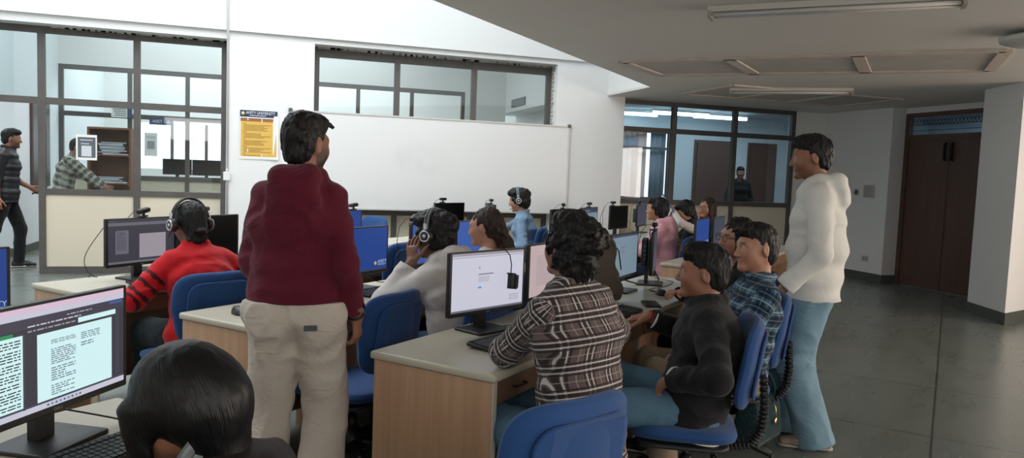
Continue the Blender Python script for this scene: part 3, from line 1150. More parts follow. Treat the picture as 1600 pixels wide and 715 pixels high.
def grow(bones, h, disp=None, pad=0.03):
    """sample the joined limbs on a grid and mesh the surface; returns verts, quads"""
    lo = np.min([b.bounds(pad)[0] for b in bones if b.op == 'u'], axis=0)
    hi = np.max([b.bounds(pad)[1] for b in bones if b.op == 'u'], axis=0)
    n = np.ceil((hi - lo) / h).astype(int) + 2
    xs = [(lo[i] + h * np.arange(n[i])).astype(np.float32) for i in range(3)]
    F = np.full(tuple(n), 0.2, np.float32)
    for b in bones:
        a, c = b.bounds(b.k + 4 * h)
        i0 = np.maximum(np.floor((a - lo) / h).astype(int), 0)
        i1 = np.minimum(np.ceil((c - lo) / h).astype(int) + 1, n)
        if np.any(i1 <= i0):
            continue
        sl = tuple(slice(i0[q], i1[q]) for q in range(3))
        X = xs[0][sl[0]][:, None, None]
        Y = xs[1][sl[1]][None, :, None]
        Z = xs[2][sl[2]][None, None, :]
        d = b.dist(X, Y, Z).astype(np.float32)
        f = F[sl]
        k = b.k
        if b.op == 'u':
            e = np.maximum(k - np.abs(f - d), 0) / k
            F[sl] = np.minimum(f, d) - e * e * k * 0.25
        else:
            d = -d
            e = np.maximum(k - np.abs(f - d), 0) / k
            F[sl] = np.maximum(f, d) + e * e * k * 0.25
    if disp is not None:
        near = np.abs(F) < 0.035
        I = np.argwhere(near)
        p = lo + I * h
        F[near] += disp(p).astype(np.float32)
    S = F < 0
    c8 = np.zeros(tuple(n - 1), np.int8)
    for i in (0, 1):
        for j in (0, 1):
            for k in (0, 1):
                c8 += S[i:n[0] - 1 + i, j:n[1] - 1 + j, k:n[2] - 1 + k]
    act = (c8 > 0) & (c8 < 8)
    idx = np.full(act.shape, -1, np.int64)
    A = np.argwhere(act)
    idx[act] = np.arange(len(A))
    acc = np.zeros((len(A), 3))
    cnt = np.zeros(len(A))
    corners = [(i, j, k) for i in (0, 1) for j in (0, 1) for k in (0, 1)]
    val = {c: F[A[:, 0] + c[0], A[:, 1] + c[1], A[:, 2] + c[2]] for c in corners}
    for c in corners:
        for ax in range(3):
            if c[ax] == 0:
                e = list(c)
                e[ax] = 1
                v0, v1 = val[c], val[tuple(e)]
                m = (v0 < 0) != (v1 < 0)
                t = np.where(m, v0 / np.where(m, v0 - v1, 1), 0)
                p = np.tile(np.array(c, float), (len(A), 1))
                p[:, ax] += t
                acc += p * m[:, None]
                cnt += m
    verts = lo + (A + acc / cnt[:, None]) * h
    quads = []
    for ax in range(3):
        s0 = [slice(0, n[q] - 1) for q in range(3)]
        s1 = list(s0)
        s1[ax] = slice(1, n[ax])
        a_, b_ = S[tuple(s0)], S[tuple(s1)]
        E_ = np.argwhere(a_ != b_)
        o1, o2 = [(1, 2), (2, 0), (0, 1)][ax]
        E_ = E_[(E_[:, o1] > 0) & (E_[:, o2] > 0)]
        flip = S[E_[:, 0], E_[:, 1], E_[:, 2]]

        def cell(d1, d2):
            q = E_.copy()
            q[:, o1] -= d1
            q[:, o2] -= d2
            return idx[q[:, 0], q[:, 1], q[:, 2]]
        Q = np.stack([cell(1, 1), cell(0, 1), cell(0, 0), cell(1, 0)], 1)
        Q = np.where(flip[:, None], Q, Q[:, ::-1])
        quads.append(Q)
    quads = np.concatenate(quads)
    quads = quads[(quads >= 0).all(1)]
    return verts, quads


def fab_coords(verts, bones, f):
    """cloth coordinates: along the limb and round it, from the nearest limb"""
    best = np.full(len(verts), 1e9)
    uv = np.zeros((len(verts), 3))
    X, Y, Z = verts[:, 0], verts[:, 1], verts[:, 2]
    for b in bones:
        if b.op != 'u':
            continue
        d, t, qx, qy, rx, ry = b.dist(X, Y, Z, True)
        if b.uid == 1:
            d = d - 0.014
        m = d < best
        best = np.where(m, d, best)
        if b.uid == 1:      # trunk: sideways and up
            u = (verts - f.nb) @ f.rt
            t = (verts - f.nb) @ f.up1
        else:
            u = np.arctan2(qy, qx) * (rx + ry) / 2
            t = t + b.u0
        uv[m, 0] = u[m]
        uv[m, 1] = t[m]
        uv[m, 2] = b.uid
    return uv


def to_object(name, verts, quads, mats, parent, attrs=None, smooth=True, mi=None):
    me = bpy.data.meshes.new(name)
    nv, nq = len(verts), len(quads)
    me.vertices.add(nv)
    me.vertices.foreach_set('co', verts.astype(np.float32).ravel())
    me.loops.add(nq * 4)
    me.loops.foreach_set('vertex_index', quads.astype(np.int32).ravel())
    me.polygons.add(nq)
    me.polygons.foreach_set('loop_start', np.arange(0, nq * 4, 4, dtype=np.int32))
    me.polygons.foreach_set('loop_total', np.full(nq, 4, np.int32))
    me.polygons.foreach_set('use_smooth', np.full(nq, smooth))
    for m in (mats if isinstance(mats, (list, tuple)) else [mats]):
        me.materials.append(m)
    if mi is not None:
        me.polygons.foreach_set('material_index', mi.astype(np.int32))
    me.update(calc_edges=True)
    for k, a in (attrs or {}).items():
        at = me.attributes.new(k, 'FLOAT_VECTOR', 'POINT')
        at.data.foreach_set('vector', a.astype(np.float32).ravel())
    me.validate()
    o = bpy.data.objects.new(name, me)
    COL.objects.link(o)
    o.parent = parent
    return o


def ik(a, c, l1, l2, hint):
    """middle joint between a and c bending towards hint"""
    d = c - a
    L = np.linalg.norm(d)
    mx = (l1 + l2) * 0.999
    if L > mx:
        c = a + d / L * mx
        d = c - a
        L = mx
    x = (l1 * l1 - l2 * l2 + L * L) / (2 * L)
    hgt = math.sqrt(max(l1 * l1 - x * x, 1e-6))
    z = d / L
    n = hint - z * np.dot(hint, z)
    n = nrm(n)
    return a + z * x + n * hgt, c


class Fig:
    """joints of one person, local frame: +y the way the person faces, +x the right-hand side"""
    def __init__(s, d):
        g = d.get
        s.d = d
        sc = g('h', 1.74) / 1.74
        fem = g('fem', False)
        s.sc, s.fem = sc, fem
        s.gir = g('girth', 1.0) * (0.90 if fem else 1.0)
        hz = g('hip', 0.93 * sc)
        pel = V3(0, g('hipy', 0.0), hz)
        l0, l1 = math.radians(g('lean', 2)), math.radians(g('lean2', g('lean', 2)))
        sl = math.radians(g('side', 0))

        def dirv(l):
            return nrm(V3(math.sin(sl), math.sin(l), math.cos(l) * math.cos(sl)))
        tw = math.radians(g('twist', 0))
        T = g('torso', 0.512) * sc
        d0, d1, d2 = dirv(l0), dirv((l0 + l1) / 2), dirv(l1)
        s.pel = pel
        s.waist = pel + d0 * 0.34 * T
        s.chest = s.waist + d1 * 0.34 * T
        s.nb = s.chest + d2 * 0.34 * T
        s.fwd1 = nrm(np.cross(d2, V3(1, 0, 0)))
        R = rotz(tw)
        s.rt = R @ V3(1, 0, 0)
        s.rtp = V3(1, 0, 0)
        s.up1 = d2
        s.rt = nrm(s.rt - d2 * np.dot(s.rt, d2))
        s.fw = np.cross(d2, s.rt)
        sw = g('sw', 0.138 if fem else 0.150) * sc
        sdn = g('shrug', (0, 0))
        s.shR = s.nb - d2 * (0.060 - sdn[0]) * sc + s.rt * sw
        s.shL = s.nb - d2 * (0.060 - sdn[1]) * sc - s.rt * sw
        # head
        yaw, pit, rol = [math.radians(v) for v in g('head', (0, 0, 0))]
        s.HR = rotz(yaw) @ rotx(pit) @ roty(rol)
        nk = nrm(d2 + V3(0, 0, 0.8) + s.HR[:, 1] * g('neckf', 0.25))
        s.neck = s.nb + nk * 0.056 * sc * g('neckl', 1.0)
        s.hs = g('hs', 0.96 if fem else 1.0)
        s.hc = s.neck + nk * 0.02 + s.HR @ (V3(0, 0.022, 0.085) * s.hs)
        # arms
        la, lf = 0.285 * sc * g('armlen', 1.0), 0.255 * sc * g('armlen', 1.0)
        s.arm = {}
        for sd, sh, sg in (('R', s.shR, 1), ('L', s.shL, -1)):
            a = g('arm' + sd, {})
            w = a.get('w')
            if w is None:
                w = sh + V3(sg * 0.07, 0.06, -0.50 * sc)
            w = np.array(w, float)
            hint = np.array(a.get('e', (sg * 0.5, -1, -0.2)), float)
            el, w = ik(sh, w, la, lf, hint)
            fd = nrm(w - el)
            D = nrm(np.array(a['d'], float)) if 'd' in a else fd
            N = np.array(a.get('n', (-sg * 0.9, 0.2, 0)), float)
            N = nrm(N - D * np.dot(N, D))
            s.arm[sd] = (sh, el, w, D, N, a.get('curl', 0.35), a.get('spread', 0.0), a.get('thumb', 0.6))
        # legs
        lt, lsn = 0.43 * sc, 0.415 * sc
        hw = (0.092 if not fem else 0.09) * sc
        s.leg = {}
        for sd, sg in (('R', 1), ('L', -1)):
            a = g('leg' + sd, {})
            hp = pel + V3(sg * hw, 0.0, -0.03)
            an = np.array(a.get('a', (sg * 0.11, 0.0, 0.085)), float)
            kn, an = ik(hp, an, lt, lsn, np.array(a.get('k', (sg * 0.12, 1, 0.1)), float))
            fy = math.radians(a.get('yaw', -sg * 8))
            fp = math.radians(a.get('pitch', 0))
            fd = rotz(fy) @ V3(0, math.cos(fp), math.sin(fp))
            s.leg[sd] = (hp, kn, an, fd)

    # ------------------------------------------------------------ skin
    def head_bones(s):
        R, c, q = s.HR, s.hc, s.hs

        def at(x, y, z):
            return c + R @ (V3(x, y, z) * q)

        def E(p, r, k=0.015, op='u', Rl=None):
            return ell(at(*p), tuple(v * q for v in r), R if Rl is None else R @ Rl, k * q, op)

        def B(p, p2, r0, r1, k=0.012, op='u', side=None):
            r0 = tuple(v * q for v in r0) if isinstance(r0, tuple) else r0 * q
            r1 = tuple(v * q for v in r1) if isinstance(r1, tuple) else r1 * q
            return Bone(at(*p), at(*p2), r0, r1, R[:, 0] if side is None else R @ side, 1, 1, k * q, op)
        g = s.d.get
        jw = 0.9 if s.fem else 1.0
        o = [E((0, -0.012, 0.033), (0.073, 0.094, 0.084)),
             E((0, 0.028, -0.018), (0.066, 0.066, 0.088), 0.03),
             B((0, 0.028, -0.066), (0, 0.068, -0.094), (0.050 * jw, 0.030), (0.024 * jw, 0.018), 0.03),
             E((0, 0.079, -0.098), (0.019 * jw, 0.014, 0.014), 0.02),
             E((0.037, 0.060, -0.026), (0.024, 0.024, 0.026), 0.03), E((-0.037, 0.060, -0.026), (0.024, 0.024, 0.026), 0.03),
             B((-0.040, 0.074, 0.024), (0.040, 0.074, 0.024), 0.013, 0.013, 0.025),
             E((0.032, 0.097, 0.006), (0.019, 0.012, 0.011), 0.014, 's'), E((-0.032, 0.097, 0.006), (0.019, 0.012, 0.011), 0.014, 's'),
             B((0, 0.086, 0.014), (0, 0.109, -0.034), (0.008, 0.009), (0.0115, 0.011), 0.012),
             E((0.011, 0.098, -0.039), (0.009, 0.011, 0.007), 0.008), E((-0.011, 0.098, -0.039), (0.009, 0.011, 0.007), 0.008),
             E((0.031, 0.076, 0.006), (0.0135, 0.0125, 0.0125), 0.005), E((-0.031, 0.076, 0.006), (0.0135, 0.0125, 0.0125), 0.005),
             B((-0.018, 0.084, -0.0605), (0.018, 0.084, -0.0605), (0.006, 0.007), (0.006, 0.007), 0.008),
             B((-0.015, 0.083, -0.073), (0.015, 0.083, -0.073), (0.007, 0.008), (0.007, 0.008), 0.008),
             B((-0.020, 0.097, -0.0665), (0.020, 0.097, -0.0665), (0.003, 0.006), (0.003, 0.006), 0.003, 's')]
        for sg in (1, -1):
            Rl = rotz(sg * math.radians(-22)) @ rotx(math.radians(-12))
            o.append(E((sg * 0.075, -0.012, -0.006), (0.009, 0.019, 0.032), 0.008, 'u', Rl))
            o.append(E((sg * 0.086, -0.009, 0.000), (0.007, 0.010, 0.017), 0.006, 's', Rl))
        # neck
        fr = 0.88 if s.fem else 1.0
        o.append(Bone(s.nb - s.up1 * 0.03, at(0, -0.022, -0.055), (0.060 * fr, 0.058 * fr), (0.052 * fr, 0.054 * fr), s.rt, 1, 1, 0.03))
        return o

    def hand_bones(s, sd):
        sh, el, w, D, N, curl, spread, thumb = s.arm[sd]
        sg = 1 if sd == 'R' else -1
        q = s.sc * (0.92 if s.fem else 1.0)
        T = np.cross(D, N) * sg      # towards the thumb
        o = [Bone(w - D * 0.005, w + D * 0.082 * q, (0.029 * q, 0.018 * q), (0.041 * q, 0.0135 * q), T, 0.8, 0.5, 0.012)]
        base = w + D * 0.080 * q
        for i, (off, L) in enumerate(((0.030, 0.072), (0.010, 0.080), (-0.010, 0.074), (-0.029, 0.058))):
            b0 = base + T * off * q - N * 0.001
            ang = math.radians(72) * curl * (1 + 0.12 * i)
            sp = T * spread * (off / 0.03) * 0.30
            d1 = nrm(D * math.cos(ang) + N * math.sin(ang) + sp)
            a2 = ang * 2.1
            d2 = nrm(D * math.cos(a2) + N * math.sin(a2) + sp)
            a3 = ang * 2.8
            d3 = nrm(D * math.cos(a3) + N * math.sin(a3) + sp)
            p1 = b0 + d1 * L * 0.52 * q
            p2 = p1 + d2 * L * 0.36 * q
            p3 = p2 + d3 * L * 0.24 * q
            o += [Bone(b0 - D * 0.012, p1, 0.0092 * q, 0.0084 * q, None, 1, 1, 0.004),
                  Bone(p1, p2, 0.0084 * q, 0.0076 * q, None, 1, 1, 0.003),
                  Bone(p2, p3, 0.0076 * q, 0.0066 * q, None, 1, 1, 0.003)]
        t0 = w + D * 0.022 * q + T * 0.026 * q
        dt = nrm(D * 0.75 + T * (0.35 + 0.6 * thumb) + N * 0.35)
        t1 = t0 + dt * 0.045 * q
        dt2 = nrm(dt + D * 0.5 + N * curl * 0.5 - T * 0.15)
        t2 = t1 + dt2 * 0.032 * q
        t3 = t2 + nrm(dt2 + N * curl * 0.4) * 0.022 * q
        o += [Bone(t0 - D * 0.01, t1, 0.014 * q, 0.0105 * q, None, 1, 1, 0.010), Bone(t1, t2, 0.0103 * q, 0.009 * q, None, 1, 1, 0.003), Bone(t2, t3, 0.009 * q, 0.0078 * q, None, 1, 1, 0.003)]
        return o

    def trunk(s, a=0.0, flat=False, low=0.0, g=1.0, hemf=1.0, belly=0.0):
        """trunk limbs; a = cloth thickness; low = how far the hem hangs under the hip joint"""
        q = s.sc
        k = 0.05
        fem = s.fem
        hx = (0.158 if not fem else 0.165) * q * s.gir + a
        wx = (0.148 if not fem else 0.128) * q * s.gir + a
        cx = (0.165 if not fem else 0.146) * q * s.gir + a
        hy, wy, cy = 0.112 * q * s.gir + a, (0.102 + belly) * q * s.gir + a, 0.113 * q * s.gir + a
        up = nrm(s.waist - s.pel)
        hem = s.pel - up * low
        if low < 0:
            hx, hy = wx * 1.02, wy * 1.02
        fwp = np.cross(s.rtp, up)
        o = []
        tot = 0.0
        chain = [(hem, (hx * hemf, hy * hemf)), (s.pel + up * max(0.02, 0.05 - low), (hx, hy)), (s.waist, (wx, wy)), (s.chest, (cx, cy)), (s.nb - s.up1 * 0.06, (cx * 0.88, cy * 0.80))]
        for i in range(len(chain) - 1):
            p, q_ = chain[i], chain[i + 1]
            side = s.rtp * (1 - i / 3) + s.rt * (i / 3)
            o.append(Bone(p[0], q_[0], p[1], q_[1], side, (0.05 if flat and i == 0 else 0.6), 0.6, k if i else 0.03, 'u', 1, tot))
            tot += float(np.linalg.norm(q_[0] - p[0]))
        for sh, sg in ((s.shR, 1), (s.shL, -1)):
            inn = s.nb - s.up1 * 0.035 + s.rt * sg * 0.04 * q
            o.append(Bone(inn, sh - s.rt * sg * 0.012, (0.050 * q + a, 0.058 * q + a), (0.043 * q + a, 0.048 * q + a), s.fw, 1, 0.8, 0.05, 'u', 1, tot))
            o.append(Bone(s.nb + s.up1 * 0.010 + s.rt * sg * 0.03 * q, sh + s.up1 * 0.004 - s.rt * sg * 0.04, (0.034 * q + a * 0.6,) * 2, (0.028 * q + a * 0.6,) * 2, s.fw, 1, 1, 0.05, 'u', 1, tot))
        if fem:
            for sg in (1, -1):
                o.append(ell(s.chest + s.rt * sg * 0.065 * q + s.fw * (0.085 * q + a) + s.up1 * 0.02, (0.055, 0.045, 0.055), None, 0.04))
        return o

    def arm_bones(s, sd, a=0.0, cuff=None, short=None):
        sh, el, w, D, N, *_ = s.arm[sd]
        q = s.sc * (0.86 if s.fem else 1.0) * (0.6 + 0.4 * s.gir)
        uid = 2 if sd == 'R' else 3
        up = float(np.linalg.norm(el - sh))
        end = w if cuff is None else w - nrm(w - el) * cuff
        o = [Bone(sh, el, 0.046 * q + a * 1.0, 0.039 * q + a, None, 1, 1, 0.020 if a > 0.004 else 0.035, 'u', uid, 0.0)]
        if short is None:
            o.append(Bone(el, end, 0.041 * q + a, (0.027 * q + a * (1 if cuff is not None else 0.8)), None, 1, 0.08 if cuff is not None else 1, 0.02, 'u', uid, up))
        return o

    def skin(s, h):
        o = s.trunk(-0.004)
        for sd in 'RL':
            o += s.arm_bones(sd)
            o += s.hand_bones(sd)
            hp, kn, an, fd = s.leg[sd]
            q = s.sc * s.gir
            o.append(Bone(hp, kn, 0.080 * q, 0.053 * q, None, 1, 1, 0.04))
            o.append(Bone(kn, an, 0.053 * q, 0.036 * q, None, 1, 1, 0.03))
            cf = kn + (an - kn) * 0.3 - nrm(np.cross(np.cross(an - kn, fd), an - kn)) * -0.012
            o.append(ell(cf, (0.050 * q, 0.050 * q, 0.10 * q), None, 0.04))
            o.append(Bone(an - V3(0, 0, 0.03), an + fd * 0.13 - V3(0, 0, 0.055), (0.032, 0.034), (0.036, 0.018), np.cross(fd, V3(0, 0, 1)), 1, 1, 0.03))
        o += s.head_bones()
        return o, h


def skin_tint(f, verts):
    """brows, lips and beard by place on the face (x: red of lips, y: hair of brows and beard, z: blush)"""
    L = (verts - f.hc) @ f.HR / f.hs
    x, y, z = L[:, 0], L[:, 1], L[:, 2]
    front = y > 0.045
    ax = np.abs(x)
    lip = np.exp(-((z + 0.067) / 0.0085) ** 2) * (ax < 0.024) * (y > 0.078)
    bz = 0.0275 - 0.10 * np.maximum(ax - 0.03, 0) * 1.5
    brow = np.exp(-((z - bz) / 0.0042) ** 2) * (ax > 0.011) * (ax < 0.050) * front
    beard = np.zeros(len(verts))
    bt = f.d.get('beard', 0)
    if bt:
        jaw = 1 / (1 + np.exp((z + 0.045) / 0.006))
        jaw = jaw * (y > 0.0) * (z > -0.135) * (1 - 0.85 * np.exp(-((z + 0.067) / 0.012) ** 2) * (ax < 0.02))
        cheek = 1 / (1 + np.exp((z + 0.012) / 0.01)) * (np.abs(y - 0.022) < 0.03) * (ax > 0.04)
        beard = np.maximum(jaw * np.where(ax > 0.03, 1, 0.8), cheek) * bt
        must = np.exp(-((z + 0.052) / 0.006) ** 2) * (ax < 0.028) * (y > 0.075) * bt
        beard = np.maximum(beard, must)
    elif f.d.get('moustache'):
        beard = np.exp(-((z + 0.052) / 0.006) ** 2) * (ax < 0.028) * (y > 0.075) * f.d['moustache']
    hairy = np.maximum(brow * (0.75 if f.fem else 0.95), beard)
    inside = (np.abs(x) < 0.1) & (np.abs(y) < 0.14) & (np.abs(z) < 0.15)
    a = np.stack([lip * inside, hairy * inside, np.zeros(len(verts))], 1)
    return a


def skin_mat(name, rgb):
    if name in MATS:
        return MATS[name]
    m = mat(name, srgb(*rgb), 0.5, sss=0.08, bump=0.06, bscale=220)
    nt = m.node_tree
    b = nt.nodes['Principled BSDF']
    at = nt.nodes.new('ShaderNodeAttribute')
    at.attribute_name = 'face'
    sp = nt.nodes.new('ShaderNodeSeparateXYZ')
    nt.links.new(at.outputs['Vector'], sp.inputs[0])
    n = nt.nodes.new('ShaderNodeTexNoise')
    n.inputs['Scale'].default_value = 14
    mx0 = nt.nodes.new('ShaderNodeMix')
    mx0.data_type = 'RGBA'
    c = srgb(*rgb)
    mx0.inputs[6].default_value = (c[0] * 0.88, c[1] * 0.84, c[2] * 0.82, 1)
    mx0.inputs[7].default_value = (c[0] * 1.08, c[1] * 1.06, c[2] * 1.05, 1)
    nt.links.new(n.outputs['Fac'], mx0.inputs[0])
    mx = nt.nodes.new('ShaderNodeMix')
    mx.data_type = 'RGBA'
    mx.inputs[7].default_value = (c[0] * 0.75, c[1] * 0.42, c[2] * 0.45, 1)
    nt.links.new(sp.outputs[0], mx.inputs[0])
    nt.links.new(mx0.outputs[2], mx.inputs[6])
    m2 = nt.nodes.new('ShaderNodeMix')
    m2.data_type = 'RGBA'
    m2.inputs[7].default_value = (0.012, 0.009, 0.008, 1)
    nt.links.new(sp.outputs[1], m2.inputs[0])
    nt.links.new(mx.outputs[2], m2.inputs[6])
    nt.links.new(m2.outputs[2], b.inputs['Base Color'])
    return m


def hair_mat(name, rgb, rough=0.5, spec=0.3):
    if name in MATS:
        return MATS[name]
    m = mat(name, srgb(*rgb), rough, spec=spec)
    nt = m.node_tree
    b = nt.nodes['Principled BSDF']
    at = nt.nodes.new('ShaderNodeAttribute')
    at.attribute_name = 'lock'
    mp = nt.nodes.new('ShaderNodeMapping')
    mp.inputs['Scale'].default_value = (420, 16, 16)
    n = nt.nodes.new('ShaderNodeTexNoise')
    n.inputs['Scale'].default_value = 1.0
    n.inputs['Detail'].default_value = 3
    n.inputs['Distortion'].default_value = 0.3
    nt.links.new(at.outputs['Vector'], mp.inputs[0])
    nt.links.new(mp.outputs[0], n.inputs['Vector'])
    bp = nt.nodes.new('ShaderNodeBump')
    bp.inputs['Strength'].default_value = 0.5
    bp.inputs['Distance'].default_value = 0.004
    nt.links.new(n.outputs['Fac'], bp.inputs['Height'])
    nt.links.new(bp.outputs[0], b.inputs['Normal'])
    c = srgb(*rgb)
    mx = nt.nodes.new('ShaderNodeMix')
    mx.data_type = 'RGBA'
    mx.inputs[6].default_value = (c[0] * 0.5, c[1] * 0.5, c[2] * 0.5, 1)
    mx.inputs[7].default_value = (c[0] * 1.7, c[1] * 1.65, c[2] * 1.6, 1)
    nt.links.new(n.outputs['Fac'], mx.inputs[0])
    nt.links.new(mx.outputs[2], b.inputs['Base Color'])
    return m


# ---- hair shapes, in head coordinates
def hair_bones(f, style):
    R, c, q = f.HR, f.hc, f.hs

    def at(x, y, z):
        return c + R @ (V3(x, y, z) * q)

    def E(p, r, k=0.02, op='u', Rl=None):
        return ell(at(*p), tuple(v * q for v in r), R if Rl is None else R @ Rl, k * q, op)

    def B(p, p2, r0, r1, k=0.02, op='u'):
        sc_ = lambda r: tuple(v * q for v in r) if isinstance(r, tuple) else r * q
        return Bone(at(*p), at(*p2), sc_(r0), sc_(r1), R[:, 0], 1, 1, k * q, op)
    face = [E((0, 0.108, -0.034), (0.066, 0.068, 0.096), 0.012, 's'),
            E((0.0, 0.03, -0.125), (0.10, 0.085, 0.085), 0.015, 's')]
    ears = [E((sg * 0.084, -0.004, -0.012), (0.022, 0.022, 0.034), 0.008, 's') for sg in (1, -1)]
    if style == 'short':          # cropped sides, fuller top
        return [E((0, -0.018, 0.036), (0.079, 0.098, 0.090)),
                E((0, -0.050, -0.030), (0.061, 0.052, 0.054), 0.03),
                E((0, 0.020, 0.085), (0.066, 0.078, 0.048), 0.03),
                E((0, 0.068, 0.084), (0.056, 0.034, 0.030), 0.02)] + face + ears
    if style == 'quiff':          # volume on top, tuft swept to the front
        return [E((0, -0.018, 0.036), (0.078, 0.097, 0.090)),
                E((0, -0.052, -0.032), (0.060, 0.050, 0.056), 0.03),
                E((0, 0.006, 0.086), (0.068, 0.086, 0.050), 0.03),
                E((0, 0.066, 0.096), (0.054, 0.036, 0.032), 0.02),
                B((0.02, 0.085, 0.100), (0.045, 0.118, 0.080), 0.016, 0.006, 0.01),
                B((0.0, 0.088, 0.100), (0.012, 0.120, 0.088), 0.014, 0.005, 0.01)] + face + ears
    if style == 'shaggy':         # thick, wavy, over the ears and the nape
        o = [E((0, -0.022, 0.040), (0.088, 0.106, 0.096)), E((0, -0.052, -0.045), (0.078, 0.066, 0.070), 0.03), E((0, 0.035, 0.090), (0.074, 0.076, 0.048), 0.03)]
        rg = random.Random(11)
        for i in range(26):
            a = rg.uniform(-2.6, 2.6)
            z = rg.uniform(-0.07, 0.12)
            rr = 0.092 * math.sqrt(max(0.1, 1 - ((z - 0.03) / 0.125) ** 2))
            o.append(E((rr * 0.95 * math.sin(a), -0.02 - rr * 1.02 * math.cos(a), z), (0.026, 0.026, 0.022), 0.022))
        return o + face + [E((sg * 0.09, 0.012, -0.03), (0.022, 0.022, 0.03), 0.01, 's') for sg in (1, -1)]
    if style == 'bob':            # smooth full hair to the nape
        return [E((0, -0.024, 0.040), (0.092, 0.112, 0.098)),
                E((0, -0.070, -0.012), (0.088, 0.085, 0.082), 0.05),
                B((0, -0.060, -0.02), (0, -0.082, -0.150), (0.076, 0.058), (0.062, 0.040), 0.05),
                B((0.078, 0.035, 0.03), (0.070, 0.055, -0.15), (0.020, 0.034), (0.010, 0.016), 0.03),
                B((-0.078, 0.045, 0.03), (-0.072, 0.085, -0.17), (0.020, 0.036), (0.010, 0.018), 0.03),
                E((0, 0.118, -0.05), (0.060, 0.070, 0.092), 0.012, 's')]
    if style == 'straight':       # chin-length, smooth
        return [E((0, -0.020, 0.040), (0.084, 0.104, 0.094)),
                B((0, -0.055, 0.0), (0, -0.060, -0.115), (0.080, 0.060), (0.070, 0.045), 0.04),
                B((0.072, 0.0, 0.03), (0.068, 0.0, -0.05), (0.016, 0.034), (0.012, 0.022), 0.03),
                B((-0.072, 0.0, 0.03), (-0.068, 0.0, -0.05), (0.016, 0.034), (0.012, 0.022), 0.03),
                E((0, 0.058, 0.085), (0.062, 0.042, 0.030), 0.02),
                E((0, 0.108, -0.055), (0.072, 0.070, 0.088), 0.012, 's'), E((0, 0.06, -0.13), (0.10, 0.075, 0.075), 0.015, 's')]
    if style == 'long':           # to the shoulders
        return [E((0, -0.020, 0.040), (0.083, 0.102, 0.093)),
                B((0, -0.055, 0.0), (0, -0.085, -0.24), (0.082, 0.058), (0.085, 0.034), 0.05),
                B((0.075, 0.01, 0.04), (0.085, 0.0, -0.22), (0.018, 0.036), (0.020, 0.030), 0.03),
                B((-0.075, 0.01, 0.04), (-0.085, 0.0, -0.22), (0.018, 0.036), (0.020, 0.030), 0.03),
                E((0, 0.105, -0.055), (0.066, 0.070, 0.098), 0.012, 's'), E((0, 0.07, -0.16), (0.07, 0.06, 0.09), 0.015, 's')]
    if style == 'clip':           # gathered at the back, wavy fall over the shoulder
        o = [E((0, -0.020, 0.038), (0.080, 0.100, 0.090)), E((0, -0.062, -0.02), (0.064, 0.060, 0.064), 0.04)]
        pts = [(0.0, -0.11, -0.05), (0.02, -0.125, -0.12), (0.05, -0.115, -0.20), (0.03, -0.11, -0.28)]
        for i in range(3):
            o.append(B(pts[i], pts[i + 1], (0.055, 0.042), (0.058, 0.040), 0.03))
        rg = random.Random(4)
        for i in range(22):
            p = pts[rg.randint(0, 3)]
            o.append(E((p[0] + rg.uniform(-0.05, 0.05), p[1] + rg.uniform(-0.03, 0.02), p[2] + rg.uniform(-0.03, 0.03)), (0.022, 0.02, 0.026), 0.012))
        return o + [E((0, 0.105, -0.045), (0.070, 0.070, 0.090), 0.012, 's'), E((0.0, 0.05, -0.12), (0.10, 0.085, 0.08), 0.015, 's')] + ears
    if style == 'cap':            # tight black cap or smooth tied hair with a low knot
        return [E((0, -0.020, 0.038), (0.081, 0.101, 0.092)), E((0, -0.060, -0.035), (0.066, 0.058, 0.058), 0.04),
                E((0.0, -0.108, -0.055), (0.034, 0.030, 0.020), 0.015), E((0, -0.07, -0.10), (0.062, 0.045, 0.045), 0.03),
                E((0, 0.105, -0.045), (0.068, 0.070, 0.088), 0.012, 's'), E((0.0, 0.06, -0.14), (0.10, 0.085, 0.085), 0.015, 's')]
    return []


# ---- cloth that follows the trunk and limbs
def folds(amp, fx, seed, extra=None):
    s = V3(*fx)

    def f(p):
        w = vnoise(p * s * 0.6 + seed * 3.7)
        n = vnoise(p * s + seed + w[:, None] * 1.6)
        n2 = vnoise(p * s * 2.3 + seed * 1.3)
        d = (np.abs(n - 0.5) * 2 - 0.45) * amp + (n2 - 0.5) * amp * 0.5
        return d if extra is None else d + extra(p)
    return f


